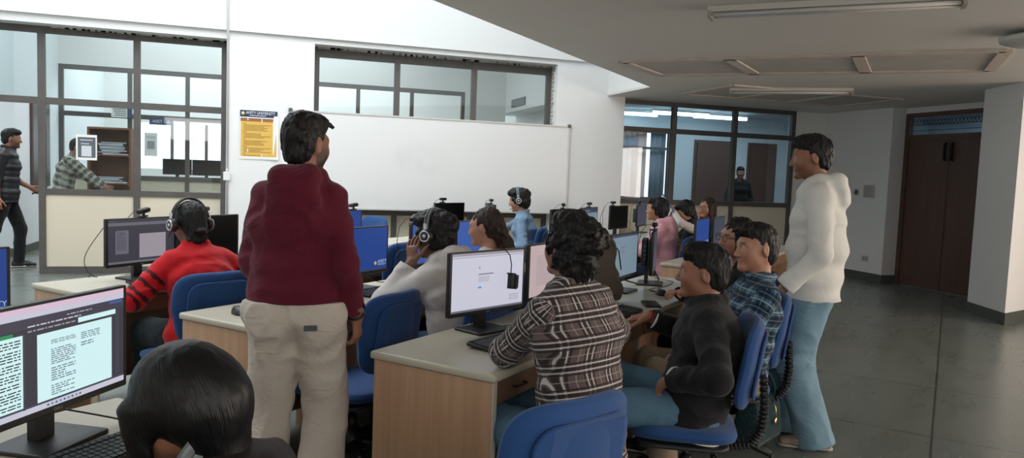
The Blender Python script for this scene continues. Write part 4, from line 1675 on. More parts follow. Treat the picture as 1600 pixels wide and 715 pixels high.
def make_top(f, t):
    a = t.get('t', 0.012)
    o = f.trunk(a, True, t.get('low', 0.10) - (0.03 if f.d.get('seated') else 0), hemf=t.get('hemf', 1.0) * (1.1 if f.d.get('seated') else 1), belly=t.get('belly', 0.0))
    for sd in 'RL':
        cu = t.get('cuff', 0.0)
        cu = cu[0 if sd == 'R' else 1] if isinstance(cu, tuple) else cu
        o += f.arm_bones(sd, t.get('ta', a * 1.05), cu)
    nb, up = f.nb, f.up1
    if t.get('hood'):       # a hood lying on the back, opening at the neck
        q = f.sc
        for sg in (1, -1):
            o.append(Bone(nb + f.rt * sg * 0.075 * q - f.fw * 0.005 + up * 0.035, nb + f.rt * sg * 0.055 * q - f.fw * 0.085 + up * 0.030, 0.030, 0.036, None, 1, 1, 0.03, 'u', 1, 0.55))
            o.append(Bone(nb + f.rt * sg * 0.075 * q - f.fw * 0.005 + up * 0.035, nb + f.rt * sg * 0.045 * q + f.fw * 0.085 - up * 0.025, 0.030, 0.020, None, 1, 1, 0.03, 'u', 1, 0.55))
        o.append(Bone(nb + f.rt * 0.06 * q - f.fw * 0.10 + up * 0.03, nb - f.rt * 0.06 * q - f.fw * 0.10 + up * 0.03, 0.038, 0.038, None, 1, 1, 0.03, 'u', 1, 0.55))
        o.append(ell(nb - f.fw * 0.125 - up * 0.055, (0.105 * q, 0.042, 0.075), np.stack([f.rt, f.fw, up], 1), 0.03, 'u', 1))
    if t.get('collar'):
        for k in range(12):
            a0, a1 = 2 * PI * k / 12, 2 * PI * (k + 1) / 12
            p = [nb + f.rt * 0.068 * math.sin(v) + f.fw * (0.066 * math.cos(v) + 0.004) + up * (0.028 + 0.012 * -math.cos(v)) for v in (a0, a1)]
            o.append(Bone(p[0], p[1], t.get('collar'), t.get('collar'), up, 1, 1, 0.015, 'u', 1, 0.55))
            if t.get('stand'):
                o.append(Bone(p[0] + up * t['stand'], p[1] + up * t['stand'], 0.013, 0.013, up, 1, 1, 0.03, 'u', 1, 0.55))
    # the neck opening and hollow cuffs
    o.append(Bone(nb - up * 0.005 + f.fw * 0.01, f.hc + f.HR @ V3(0, -0.02, -0.03), (0.062, 0.062), (0.066, 0.070), f.rt, 0.5, 1, 0.012, 's'))
    for sd in 'RL':
        sh, el, w, D, N, *_ = f.arm[sd]
        cu = t.get('cuff', 0.0)
        cu = cu[0 if sd == 'R' else 1] if isinstance(cu, tuple) else cu
        fd = nrm(w - el)
        q = f.sc * (0.86 if f.fem else 1.0)
        e = w - fd * cu
        o.append(Bone(e - fd * 0.03, e + fd * 0.05, 0.030 * q + a * 0.3 + cu * 0.08, 0.030 * q + a * 0.5 + cu * 0.08, None, 0.3, 0.3, 0.004, 's'))
        if t.get('rib'):
            o.insert(0, Bone(e - fd * 0.052, e - fd * 0.002, 0.032 * q + a * 0.55, 0.031 * q + a * 0.5, None, 0.2, 0.2, 0.008, 'u', 2 if sd == 'R' else 3, 0.48))
    if t.get('open_low'):   # hollow under the hem
        pass
    return o


def make_pants(f, t):
    a = t.get('t', 0.012)
    q = f.sc * f.gir
    up = nrm(f.waist - f.pel)
    st = f.d.get('seated')
    hx, hy = (0.142 if st else 0.152) * q + a, (0.098 if st else 0.108) * q + a
    o = [Bone(f.pel + up * 0.02, f.pel + up * t.get('rise', 0.10), (hx, hy), (hx * 0.92, hy * 0.90), f.rtp, 0.8, 0.06, 0.04, 'u', 1, 0.8)]
    for sd in 'RL':
        hp, kn, an, fd = f.leg[sd]
        uid = 4 if sd == 'R' else 5
        lt = float(np.linalg.norm(kn - hp))
        o.append(Bone(hp, kn, (0.078 if st else 0.088) * q + a, t.get('knee', 0.058) * q + a * 1.2, None, 1, 1, 0.05, 'u', uid, 0))
        e = an + (kn - an) * t.get('short', 0.0) - V3(0, 0, t.get('drop', 0.02))
        o.append(Bone(kn, e, t.get('knee', 0.058) * q + a * 1.2, t.get('hemr', 0.052) + a, None, 1, 0.05, 0.03, 'u', uid, lt))
        if f.d.get('seated'):
            sg = 1 if sd == 'R' else -1
            o.append(ell(hp + V3(0, -0.035, -0.01), (0.078 * q + a * 0.5, 0.07 * q, 0.075 * q + a * 0.4), None, 0.05, 'u', uid))
        else:
            o.append(ell(hp + V3(0, -0.055, 0.01), (0.085 * q + a * 0.5, 0.07 * q, 0.10 * q), None, 0.05, 'u', uid))
    if not f.d.get('seated'):       # the cloth under the hem of the top is left out
        low = f.d['top'].get('low', 0.1)
        o.append(Bone(f.pel - up * (low - 0.012), f.pel + up * 0.5, (0.32, 0.32), (0.32, 0.32), f.rtp, 0.02, 0.1, 0.004, 's'))
    return o


def shoe_mesh(an, fd, L=0.27, W=0.05):
    """a shoe: upper and sole, grown the same way"""
    side = nrm(np.cross(fd, V3(0, 0, 1)))
    up = np.cross(side, fd)
    base = an - up * 0.085
    heel = base - fd * 0.055
    toe = base + fd * (L - 0.075)
    up_b = [Bone(heel + up * 0.045, base + fd * 0.09 + up * 0.045, (0.037, 0.042), (0.044, 0.036), side, 0.8, 1, 0.03),
            Bone(base + fd * 0.09 + up * 0.040, toe - fd * 0.02 + up * 0.030, (0.045, 0.034), (0.040, 0.024), side, 1, 0.9, 0.03),
            Bone(base + up * 0.05 - fd * 0.01, base + up * 0.10 - fd * 0.015, (0.036, 0.045), (0.038, 0.050), side, 1, 0.1, 0.02)]
    sole = [Bone(heel - fd * 0.004 + up * 0.013, base + fd * 0.06 + up * 0.013, (0.037, 0.0125), (0.040, 0.0125), side, 2.6, 1, 0.01),
            Bone(base + fd * 0.06 + up * 0.013, toe - fd * 0.03 + up * 0.013, (0.046, 0.0125), (0.038, 0.0125), side, 1, 3.0, 0.02)]
    return up_b, sole


def grow_person(d):
    """numbers only, so several people can be grown at once"""
    f = Fig(d)
    out = {'fig': f, 'parts': []}
    b, h = f.skin(d.get('res', 0.006))
    v, q = grow(b, h)
    out['parts'].append(('body', v, q, {'face': skin_tint(f, v)}, d['skin']))
    hb = hair_bones(f, d.get('hair', 'short'))
    if hb:
        amp = d.get('hair_amp', 0.006)
        sd = d.get('seed', 1)
        s_ = V3(70, 70, 26) if d.get('hair') not in ('shaggy',) else V3(55, 55, 42)

        def dis(p):
            L = (p - f.hc) @ f.HR
            return (vnoise(L * s_ + sd * 5.1) - 0.5) * amp * 1.6 + (vnoise(L * s_ * 2.2 + sd) - 0.5) * amp
        v, q = grow(hb, d.get('hres', 0.0045), dis)
        L = (v - f.hc) @ f.HR
        st = np.stack([np.arctan2(L[:, 0], -L[:, 1] - 0.01) * 0.09, L[:, 2], np.hypot(L[:, 0], L[:, 1])], 1)
        if d.get('hair') in ('short', 'quiff', 'shaggy'):      # locks combed forward from the crown
            st = np.stack([L[:, 0] * (1 + 4 * np.maximum(0.10 - L[:, 2], 0)), L[:, 1] * 0.6 - L[:, 2] * 0.7, L[:, 2] * 0.2], 1)
        out['parts'].append(('hair', v, q, {'lock': st}, d.get('hairmat', 'black_hair')))
    t = d['top']
    sd = d.get('seed', 1)
    tb = make_top(f, t)
    ex = None
    if t.get('puff'):
        up = f.up1

        def ex(p):
            z = (p - f.pel) @ up
            return -0.011 * np.abs(np.sin(z * PI / 0.075)) + 0.007
    v, q = grow(tb, t.get('res', d.get('res', 0.006) * 1.15), folds(t.get('amp', 0.010), t.get('fs', (9, 9, 13)), sd, ex))
    out['parts'].append((t['name'], v, q, {'fab': fab_coords(v, tb, f)}, t['mat']))
    for ex_ in d.get('extra_tops', []):
        eb = make_top(f, ex_) if not ex_.get('vest') else [b_ for b_ in f.trunk(ex_['t'], True, ex_.get('low', 0.08))]
        dfn = folds(ex_.get('amp', 0.006), (9, 9, 13), sd + 2)
        if ex_.get('puff'):
            up = f.up1

            def dfn(p, up=up):
                z = (p - f.pel) @ up
                return -0.008 * np.abs(np.sin(z * PI / 0.075)) + 0.004
        v, q = grow(eb, d.get('res', 0.006) * 1.15, dfn)
        out['parts'].append((ex_['name'], v, q, {'fab': fab_coords(v, eb, f)}, ex_['mat']))
    p = d['pants']
    pb = make_pants(f, p)
    v, q = grow(pb, p.get('res', d.get('res', 0.006) * 1.15), folds(p.get('amp', 0.011), p.get('fs', (10, 10, 8)), sd + 9))
    out['parts'].append((p['name'], v, q, {'fab': fab_coords(v, pb, f)}, p['mat']))
    for sd_ in 'RL':
        hp, kn, an, fd = f.leg[sd_]
        ub, sb = shoe_mesh(an, fd)
        v, q = grow(ub, 0.006)
        v2, q2 = grow(sb, 0.005)
        out['parts'].append(('shoe', v, q, {}, d.get('shoe', 'black_shoe'), v2, q2))
    return out


def eyes(f, root, h):
    """eyeballs with iris set in the sockets"""
    for sg in (1, -1):
        c = f.hc + f.HR @ (V3(sg * 0.031, 0.0785, 0.006) * f.hs)
        o = MB()
        M = Matrix([[*f.HR[0], c[0]], [*f.HR[1], c[1]], [*f.HR[2], c[2]], [0, 0, 0, 1]])
        o.ball((0, 0, 0), 0.0118 * f.hs, 14, 10, 0, M)
        o.ball((0, 0.0075 * f.hs, 0), (0.0052 * f.hs, 0.0050 * f.hs, 0.0052 * f.hs), 12, 8, 1, M)
        o.build('eye', [mat('eye_white', (0.62, 0.58, 0.55), 0.25), mat('eye_iris', (0.02, 0.011, 0.007), 0.15)], root)


PEOPLE = []


def person(label, loc, face, **d):
    """face: heading in degrees, world angle of the way the person looks (0 = +x)"""
    d['label'] = label
    d['loc'] = loc
    d['face'] = face
    PEOPLE.append(d)
    return d
# ================================================================ cloth materials
def fabric(name, rgb, rough=0.85, bump=0.25, bscale=260, var=0.10, vscale=9, sheen=0.1, crease=0.4):
    return creased(mat(name, srgb(*rgb), rough, bump=bump, bscale=bscale, var=var, vscale=vscale, sheen=sheen, spec=0.25), crease)


def creased(m, strength=0.40, scale=7.5, dist=0.03):
    """soft creases in worn cloth, under the fine weave"""
    nt = m.node_tree
    b = nt.nodes['Principled BSDF']
    tc = nt.nodes.new('ShaderNodeTexCoord')
    mp = nt.nodes.new('ShaderNodeMapping')
    mp.inputs['Scale'].default_value = (1, 1, 1.7)
    mp.inputs['Rotation'].default_value = (0.3, 0.5, 0.2)
    n = nt.nodes.new('ShaderNodeTexNoise')
    n.inputs['Scale'].default_value = scale
    n.inputs['Detail'].default_value = 2.5
    n.inputs['Distortion'].default_value = 1.4
    nt.links.new(tc.outputs['Object'], mp.inputs[0])
    nt.links.new(mp.outputs[0], n.inputs['Vector'])
    a = nt.nodes.new('ShaderNodeMath')
    a.operation = 'SUBTRACT'
    a.inputs[1].default_value = 0.5
    nt.links.new(n.outputs['Fac'], a.inputs[0])
    c = nt.nodes.new('ShaderNodeMath')
    c.operation = 'ABSOLUTE'
    nt.links.new(a.outputs[0], c.inputs[0])
    bp = nt.nodes.new('ShaderNodeBump')
    bp.inputs['Strength'].default_value = strength
    bp.inputs['Distance'].default_value = dist
    nt.links.new(c.outputs[0], bp.inputs['Height'])
    old = b.inputs['Normal'].links
    if old:
        fine = old[0].from_node
        nt.links.new(bp.outputs[0], fine.inputs['Normal'])
    else:
        nt.links.new(bp.outputs[0], b.inputs['Normal'])
    return m


def node_rgb(nt, col):
    n = nt.nodes.new('ShaderNodeRGB')
    n.outputs[0].default_value = col
    return n.outputs[0]


def math_n(nt, op, a, b=None, c=None):
    n = nt.nodes.new('ShaderNodeMath')
    n.operation = op
    for i, v in enumerate((a, b, c)):
        if v is None:
            continue
        if isinstance(v, (int, float)):
            n.inputs[i].default_value = v
        else:
            nt.links.new(v, n.inputs[i])
    return n.outputs[0]


def mixc(nt, fac, a, b):
    n = nt.nodes.new('ShaderNodeMix')
    n.data_type = 'RGBA'
    for i, v in ((0, fac), (6, a), (7, b)):
        if isinstance(v, (int, float)):
            n.inputs[i].default_value = v
        elif isinstance(v, tuple):
            n.inputs[i].default_value = v
        else:
            nt.links.new(v, n.inputs[i])
    return n.outputs[2]


def band(nt, coord, period, centre, width):
    """1 inside a stripe of the given width"""
    x = math_n(nt, 'ADD', coord, 50 * period - centre + period / 2)
    x = math_n(nt, 'MODULO', x, period)
    x = math_n(nt, 'SUBTRACT', x, period / 2)
    x = math_n(nt, 'ABSOLUTE', x)
    return math_n(nt, 'LESS_THAN', x, width / 2)


def plaid(name, base, bands, period, rough=0.85):
    """woven check on the cloth coordinates; bands: (offset, width, colour, strength)"""
    m = mat(name, base, rough, bump=0.2, bscale=300, sheen=0.1, spec=0.2)
    nt = m.node_tree
    b = nt.nodes['Principled BSDF']
    at = nt.nodes.new('ShaderNodeAttribute')
    at.attribute_name = 'fab'
    sp = nt.nodes.new('ShaderNodeSeparateXYZ')
    nt.links.new(at.outputs['Vector'], sp.inputs[0])
    col = node_rgb(nt, base)
    for ax in (0, 1):
        for off, wd, c, st in bands:
            f = band(nt, sp.outputs[ax], period, off, wd)
            col = mixc(nt, math_n(nt, 'MULTIPLY', f, st), col, c)
    nt.links.new(col, b.inputs['Base Color'])
    return creased(m)


C_MAROON = fabric('maroon_cotton', (92, 19, 40), var=0.06)
C_MAROON2 = fabric('maroon_rib', (92, 20, 42), bump=0.4)
C_KHAKI = fabric('stone_cotton', (205, 194, 182), var=0.04)
C_WHITE = fabric('white_fleece', (226, 224, 218), var=0.02, bump=0.15, crease=0.16)
C_CREAMW = fabric('cream_fleece', (208, 202, 198), var=0.03, bump=0.15, crease=0.2)
C_DENIM = creased(mat('light_denim', srgb(128, 160, 176), 0.8, bump=0.3, bscale=300, var=0.10, vscale=8, spec=0.2))
C_DENIM2 = creased(mat('mid_denim', srgb(84, 116, 136), 0.8, bump=0.3, bscale=300, var=0.16, vscale=7, spec=0.2))
C_DENIMD = creased(mat('dark_denim', srgb(34, 46, 66), 0.8, bump=0.3, bscale=300, var=0.15, vscale=7, spec=0.2))
C_BLACKJ = fabric('black_wool', (27, 26, 29), var=0.08)
C_BLACKT = fabric('black_cotton', (22, 22, 24), var=0.08)
C_PUFF = mat('black_nylon', srgb(30, 32, 36), 0.45, var=0.1, spec=0.4)
C_GREYBLUE = fabric('grey_blue_knit', (118, 144, 170), bump=0.35, bscale=180)
C_PINK = fabric('pink_fleece', (226, 170, 180), var=0.04)
C_KHAKI2 = fabric('tan_cotton', (150, 132, 112))
C_DKGREEN = fabric('dark_green_cotton', (28, 40, 44))
C_OFFW = fabric('off_white_cotton', (205, 200, 196))
C_CAMO = plaid('grey_check', srgb(100, 98, 92), [(0.0, 0.03, srgb(190, 186, 172), 0.6), (0.045, 0.02, srgb(60, 58, 52), 0.7)], 0.09)
C_BROWNBLK = mat('dark_brown_satin', srgb(38, 28, 28), 0.5, var=0.1, spec=0.4)
C_PLAID = plaid('brown_plaid', srgb(104, 89, 87),
                [(0.0, 0.046, srgb(84, 72, 72), 0.5), (0.0, 0.011, srgb(40, 36, 38), 0.8), (0.019, 0.006, srgb(40, 36, 38), 0.8), (-0.019, 0.006, srgb(40, 36, 38), 0.8),
                 (0.0100, 0.0050, srgb(214, 206, 202), 0.75), (-0.0100, 0.0050, srgb(214, 206, 202), 0.75), (0.044, 0.003, srgb(190, 180, 176), 0.45)], 0.088)
C_BPLAID = plaid('blue_plaid', srgb(44, 78, 104),
                 [(0.0, 0.036, srgb(18, 30, 46), 0.75), (0.040, 0.010, srgb(150, 178, 190), 0.55), (0.028, 0.004, srgb(150, 175, 185), 0.4), (0.0, 0.005, srgb(120, 150, 165), 0.5)], 0.080)
SKIN_A = skin_mat('skin_brown', (150, 104, 82))
SKIN_B = skin_mat('skin_light_brown', (176, 128, 104))
SKIN_C = skin_mat('skin_deep_brown', (122, 80, 62))
H_BLACK = hair_mat('black_hair', (20, 18, 19))
H_SATIN = hair_mat('glossy_black_hair', (10, 10, 11), 0.40, 0.35)
H_BROWN = hair_mat('dark_brown_hair', (44, 30, 27), 0.5)
S_BLACK = mat('black_shoe', (0.012, 0.012, 0.013), 0.45)
S_TAN = mat('tan_shoe', (0.26, 0.19, 0.13), 0.6)
S_SOLE = mat('pale_sole', (0.45, 0.42, 0.38), 0.6)


def red_knit():
    m = mat('red_knit', srgb(196, 26, 34), 0.85, bump=0.4, bscale=200, sheen=0.15, spec=0.2)
    nt = m.node_tree
    b = nt.nodes['Principled BSDF']
    at = nt.nodes.new('ShaderNodeAttribute')
    at.attribute_name = 'fab'
    sp = nt.nodes.new('ShaderNodeSeparateXYZ')
    nt.links.new(at.outputs['Vector'], sp.inputs[0])
    n = nt.nodes.new('ShaderNodeTexNoise')
    n.inputs['Scale'].default_value = 26
    nt.links.new(at.outputs['Vector'], n.inputs['Vector'])
    v = math_n(nt, 'ADD', sp.outputs[1], math_n(nt, 'MULTIPLY', math_n(nt, 'SUBTRACT', n.outputs['Fac'], 0.5), 0.03))
    f = band(nt, v, 0.058, 0.0, 0.022)
    sleeve = math_n(nt, 'GREATER_THAN', sp.outputs[2], 1.5)
    f = math_n(nt, 'MULTIPLY', f, sleeve)
    low = math_n(nt, 'GREATER_THAN', sp.outputs[1], 0.10)
    f = math_n(nt, 'MULTIPLY', f, low)
    c = mixc(nt, math_n(nt, 'MULTIPLY', f, 0.9), srgb(196, 26, 34), srgb(40, 14, 18))
    nt.links.new(c, b.inputs['Base Color'])
    return m


C_RED = red_knit()
MATKEY = {m.name: m for m in bpy.data.materials}


def W(x, y, z):
    return ('W', (x, y, z))


# ================================================================ who is in the room
SEAT_LEGS = dict(legR=dict(a=(0.13, 0.36, 0.085), k=(0.05, 0.6, 1)), legL=dict(a=(-0.13, 0.38, 0.085), k=(-0.05, 0.6, 1)))


def seated(**k):
    d = dict(seated=True, hip=0.53, torso=0.460, lean=4, lean2=10)
    d.update(SEAT_LEGS)
    d.update(k)
    return d


person('standing person in maroon hoodie and stone trousers seen from behind', (0.09, 3.09), 76,
       h=1.655, sw=0.138, res=0.0052, head=(-26, 0, 0), hair='quiff', skin='skin_brown', beard=0.85, lean=1, lean2=3, girth=1.06,
       armR=dict(w=(0.235, 0.03, 0.845), e=(0.12, -1, 0), d=(0.05, 0.12, -1), n=(-1, 0.25, 0), curl=0.42),
       armL=dict(w=(-0.16, 0.27, 1.02), e=(-0.2, -0.9, -0.5), curl=0.6),
       legR=dict(a=(0.10, -0.02, 0.085)), legL=dict(a=(-0.14, 0.02, 0.085)),
       top=dict(name='hoodie', mat='maroon_cotton', t=0.018, ta=0.016, low=-0.035, hemf=1.10, hood=True, rib=True, cuff=0.03, amp=0.013, belly=0.006),
       pants=dict(name='trousers', mat='stone_cotton', t=0.018, hemr=0.075, knee=0.066, amp=0.016, drop=0.05, rise=0.13), shoe='black_shoe', seed=2)

person('standing person in white hoodie and pale blue jeans resting a hand on a chair back', (2.88, 3.44), 143,
       h=1.735, armlen=1.10, res=0.0052, head=(2, -4, 0), hair='short', skin='skin_brown', beard=0.35, moustache=0.6, lean=-1, lean2=4, girth=0.97,
       armL=dict(w=W(2.60, 3.36, 0.88), e=(-0.3, -1, 0.1), d=(0.05, 0.75, -0.6), n=(0.3, -0.6, -0.7), curl=0.6),
       armR=dict(w=(0.20, 0.06, 0.84), e=(0.15, -1, -0.1), curl=0.5),
       legR=dict(a=(0.13, 0.10, 0.085), yaw=-10), legL=dict(a=(-0.10, -0.06, 0.085), yaw=6),
       top=dict(name='hoodie', mat='white_fleece', t=0.026, ta=0.022, low=0.10, hemf=1.10, hood=True, rib=True, cuff=0.035, amp=0.012, fs=(6, 6, 8), belly=0.03),
       pants=dict(name='jeans', mat='light_denim', t=0.020, hemr=0.080, knee=0.070, amp=0.015, drop=0.055, rise=0.08), shoe='tan_shoe', seed=5)

person('walking person in a black padded vest at the left doorway', (-3.25, 10.95), 12,
       h=1.78, res=0.0075, head=(4, -2, 0), hair='short', skin='skin_brown', beard=0.5, lean=3, lean2=4,
       armR=dict(w=(0.25, -0.06, 0.90), e=(0.4, -1, 0), curl=0.4), armL=dict(w=(-0.22, 0.27, 1.02), e=(-0.4, -1, -0.2), d=(0, 0.8, -0.5), curl=0.7),
       legL=dict(a=(-0.08, 0.13, 0.085)), legR=dict(a=(0.08, -0.42, 0.20), pitch=-35),
       top=dict(name='shirt', mat='black_cotton', t=0.012, low=0.06, cuff=0.13, amp=0.006, collar=0.012, stand=0.02),
       extra_tops=[dict(name='padded_vest', mat='black_nylon', t=0.034, low=0.10, vest=True, puff=True)],
       pants=dict(name='trousers', mat='black_cotton', t=0.010, hemr=0.05), shoe='black_shoe', seed=8)

# ---- row by the aisle
person('person in brown plaid shirt seen from behind at the nearest desk', (1.07, 2.45), 120,
       **seated(h=1.80, res=0.0052, head=(-12, 10, 4), hair='shaggy', skin='skin_brown', lean=3, lean2=12, girth=1.04, neckf=0.05, torso=0.49, neckl=0.7,
                armL=dict(w=W(0.97, 2.86, 0.785), e=(-1, 0.1, -0.6), d=(0.8, 0.6, 0), n=(0, 0, -1), curl=0.3),
                armR=dict(w=W(1.30, 3.02, 0.79), e=(0.8, -0.5, -0.6), d=(0.1, 1, -0.1), n=(0, 0, -1), curl=0.3),
                top=dict(name='plaid_shirt', mat='brown_plaid', t=0.014, ta=0.013, low=0.16, hemf=1.06, cuff=0.02, amp=0.012, collar=0.016),
                pants=dict(name='jeans', mat='mid_denim', t=0.012, hemr=0.06), shoe='black_shoe', seed=3, hair_amp=0.010))

person('person in black jacket with white hem stripe reaching for a mouse', (1.76, 2.82), 152,
       **seated(h=1.72, res=0.005, head=(-4, 2, 0), hair='short', skin='skin_brown', lean=-14, lean2=2, girth=1.08, moustache=0.3, hip=0.49, torso=0.428, neckl=0.7,
                armR=dict(w=W(1.72, 3.18, 0.795), e=(0.9, -0.2, -0.7), d=(0.0, 1, -0.15), n=(0, 0, -1), curl=0.32),
                armL=dict(w=W(1.585, 2.70, 0.63), e=(-0.9, -0.6, 0.1), d=(0.5, 0.6, -0.5), n=(0.5, -0.2, -0.8), curl=0.5),
                legL=dict(a=(-0.20, 0.52, 0.10), k=(-0.25, 0.8, 0.9)), legR=dict(a=(0.22, 0.36, 0.10), k=(0.3, 0.6, 1.4)),
                top=dict(name='jacket', mat='black_wool', t=0.026, ta=0.020, low=0.13, hemf=1.10, cuff=0.012, amp=0.014, collar=0.020),
                pants=dict(name='jeans', mat='mid_denim', t=0.012, hemr=0.058), shoe='black_shoe', seed=6))

person('smiling person in blue plaid shirt seated before the white hoodie', (2.26, 3.21), 160,
       **seated(h=1.74, res=0.0055, head=(12, 2, 5), hair='quiff', skin='skin_light_brown', lean=-12, lean2=-8, torso=0.445, hip=0.515,
                armR=dict(w=W(2.06, 3.30, 0.86), e=(0.9, -0.2, -0.6), d=(-0.3, 0.7, 0.6), n=(-0.6, 0, -0.6), curl=0.4, spread=0.6),
                armL=dict(w=(-0.14, 0.30, 0.60), e=(-0.7, -1, -0.1), curl=0.45, n=(0, 0, -1)),
                top=dict(name='plaid_shirt', mat='blue_plaid', t=0.015, low=0.12, hemf=1.05, cuff=0.02, amp=0.011, collar=0.015),
                pants=dict(name='trousers', mat='tan_cotton', t=0.013, hemr=0.06), shoe='black_shoe', seed=9))

person('person with glasses mostly hidden behind the blue plaid shirt', (2.65, 3.75), 172,
       **seated(h=1.66, fem=True, res=0.007, head=(8, 0, -4), hair='long', skin='skin_light_brown', lean=2, lean2=8,
                armR=dict(w=(0.12, 0.36, 0.78), e=(0.8, -0.4, -0.6), curl=0.35, n=(0, 0, -1)), armL=dict(w=(-0.12, 0.34, 0.62), e=(-0.8, -0.6, -0.3), curl=0.4, n=(0, 0, -1)),
                top=dict(name='sweater', mat='black_cotton', t=0.014, low=0.10, amp=0.008),
                pants=dict(name='trousers', mat='black_cotton', t=0.010), shoe='black_shoe', seed=12))

# ---- middle row
person('person in cream hoodie holding headphones to the ear', (0.93, 3.74), 136,
       **seated(h=1.68, res=0.0055, head=(2, -8, 3), hair='shaggy', skin='skin_deep_brown', lean=8, lean2=22,
                armL=dict(w=W(0.675, 3.80, 0.980), e=(-0.5, 0.2, -1), d=(0.20, 0.10, 1), n=(0.9, -0.1, 0.1), curl=0.22, spread=0.9, thumb=0.9),
                armR=dict(w=W(0.86, 4.16, 0.95), e=(0.6, 0.0, -1), d=(-0.4, -0.1, 1), n=(-0.6, -0.5, 0), curl=0.6),
                top=dict(name='hoodie', mat='cream_fleece', t=0.026, ta=0.022, low=0.08, hood=True, rib=True, cuff=0.025, amp=0.013),
                pants=dict(name='trousers', mat='dark_denim', t=0.012), shoe='black_shoe', seed=14))

person('person with wavy brown hair gathered in a clip', (1.28, 4.25), 133,
       **seated(h=1.66, fem=True, res=0.007, head=(10, -4, 0), hair='clip', hairmat='dark_brown_hair', skin='skin_light_brown', lean=4, lean2=10,
                armL=dict(w=(-0.09, 0.38, 0.77), e=(-0.2, -0.6, -0.8), n=(0, 0, -1)), armR=dict(w=(0.16, 0.38, 0.77), e=(0.8, -0.5, -0.5), n=(0, 0, -1)),
                top=dict(name='sweater', mat='off_white_cotton', t=0.014, low=0.10, amp=0.009),
                pants=dict(name='trousers', mat='dark_denim', t=0.010), shoe='black_shoe', seed=16))

# ---- left row and the near left desk
person('person in red sweater with black striped sleeves and headphones seen from behind', (-0.36, 4.35), 122,
       **seated(h=1.66, fem=True, girth=1.22, res=0.006, head=(2, -9, 0), hair='cap', skin='skin_deep_brown', lean=8, lean2=20,
                armL=dict(w=W(-0.62, 4.50, 0.79), e=(-1, -0.4, -0.6), n=(0, 0, -1), d=(0.4, 1, 0)), armR=dict(w=W(-0.22, 4.74, 0.79), e=(1, -0.3, -0.6), n=(0, 0, -1)),
                top=dict(name='sweater', mat='red_knit', t=0.020, ta=0.026, low=0.14, hemf=1.03, amp=0.011, collar=0.014),
                pants=dict(name='trousers', mat='dark_green_cotton', t=0.016, hemr=0.06), shoe='black_shoe', seed=18))

person('person with a glossy black bob at the lower left before the lit document screen', (0.12, 1.53), 150,
       **seated(h=1.64, fem=True, res=0.0045, hres=0.0035, head=(6, -16, -4), hair='bob', hairmat='glossy_black_hair', skin='skin_brown', lean=22, lean2=50, hip=0.46, neckf=0.5, hs=1.0,
                armL=dict(w=(-0.22, 0.44, 0.79), e=(-0.8, -0.4, -0.6), n=(0, 0, -1)), armR=dict(w=(0.18, 0.46, 0.79), e=(0.8, -0.4, -0.6), n=(0, 0, -1)),
                top=dict(name='dark_top', mat='dark_brown_satin', t=0.014, low=0.10, amp=0.008),
                pants=dict(name='trousers', mat='black_cotton', t=0.010), shoe='black_shoe', seed=20, hair_amp=0.0014))

# ---- far rows
person('person in grey blue sweater with headphones reaching over a far desk', (2.61, 7.72), 152,
       **seated(h=1.78, res=0.007, head=(4, -12, 0), hair='shaggy', skin='skin_light_brown', lean=0, lean2=6,
                armR=dict(w=W(2.57, 8.45, 0.79), e=(0.8, -0.2, -0.6), d=(0.0, 1, -0.1), n=(0, 0, -1), curl=0.3), armL=dict(w=(-0.16, 0.20, 0.64), e=(-0.6, -1, 0), curl=0.5, n=(0, 0, -1)),
                top=dict(name='sweater', mat='grey_blue_knit', t=0.013, low=0.10, amp=0.009, collar=0.010),
                pants=dict(name='jeans', mat='dark_denim', t=0.012), shoe='black_shoe', seed=22))
person('person in pink hoodie with chin-length black hair', (3.80, 6.73), 146,
       **seated(h=1.72, fem=True, res=0.007, head=(4, 2, 0), hair='straight', skin='skin_light_brown', lean=4, lean2=14, girth=1.08,
                armL=dict(w=(-0.14, 0.44, 0.79), e=(-0.7, -0.5, -0.7), n=(0, 0, -1)), armR=dict(w=(0.14, 0.44, 0.79), e=(0.7, -0.5, -0.7), n=(0, 0, -1)),
                top=dict(name='hoodie', mat='pink_fleece', t=0.022, low=0.10, hood=True, amp=0.011),
                pants=dict(name='trousers', mat='dark_denim', t=0.012), shoe='black_shoe', seed=24))
person('person in white sleeves and black vest bowing over a striped folder', (4.55, 7.34), 150,
       **seated(h=1.66, fem=True, res=0.0075, head=(16, -26, 0), hair='straight', skin='skin_light_brown', lean=6, lean2=18,
                armL=dict(w=W(4.22, 7.36, 1.10), e=(-0.9, -0.1, -0.3), d=(0.4, 0.9, 0.3), curl=0.6), armR=dict(w=W(4.20, 7.55, 1.10), e=(0.9, -0.1, -0.4), curl=0.6),
                top=dict(name='shirt', mat='off_white_cotton', t=0.012, low=0.08, amp=0.008),
                extra_tops=[dict(name='vest', mat='black_cotton', t=0.020, low=0.10, vest=True)],
                pants=dict(name='trousers', mat='dark_denim', t=0.010), shoe='black_shoe', seed=26))
person('person with glasses and long dark hair holding a hand before the mouth', (5.00, 7.80), 192,
       **seated(h=1.68, fem=True, res=0.0075, head=(4, -2, 0), hair='long', hairmat='dark_brown_hair', skin='skin_light_brown', lean=4, lean2=10,
                armR=dict(w=(0.06, 0.24, 0.98), e=(0.8, 0.2, -1), d=(-0.5, -0.1, 0.8), n=(-0.2, -1, 0), curl=0.5), armL=dict(w=(-0.02, 0.30, 0.80), e=(-0.9, 0.2, -0.6), n=(0, 0, -1)),
                top=dict(name='sweater', mat='black_cotton', t=0.014, low=0.10),
                pants=dict(name='trousers', mat='dark_denim', t=0.010), shoe='black_shoe', seed=28))
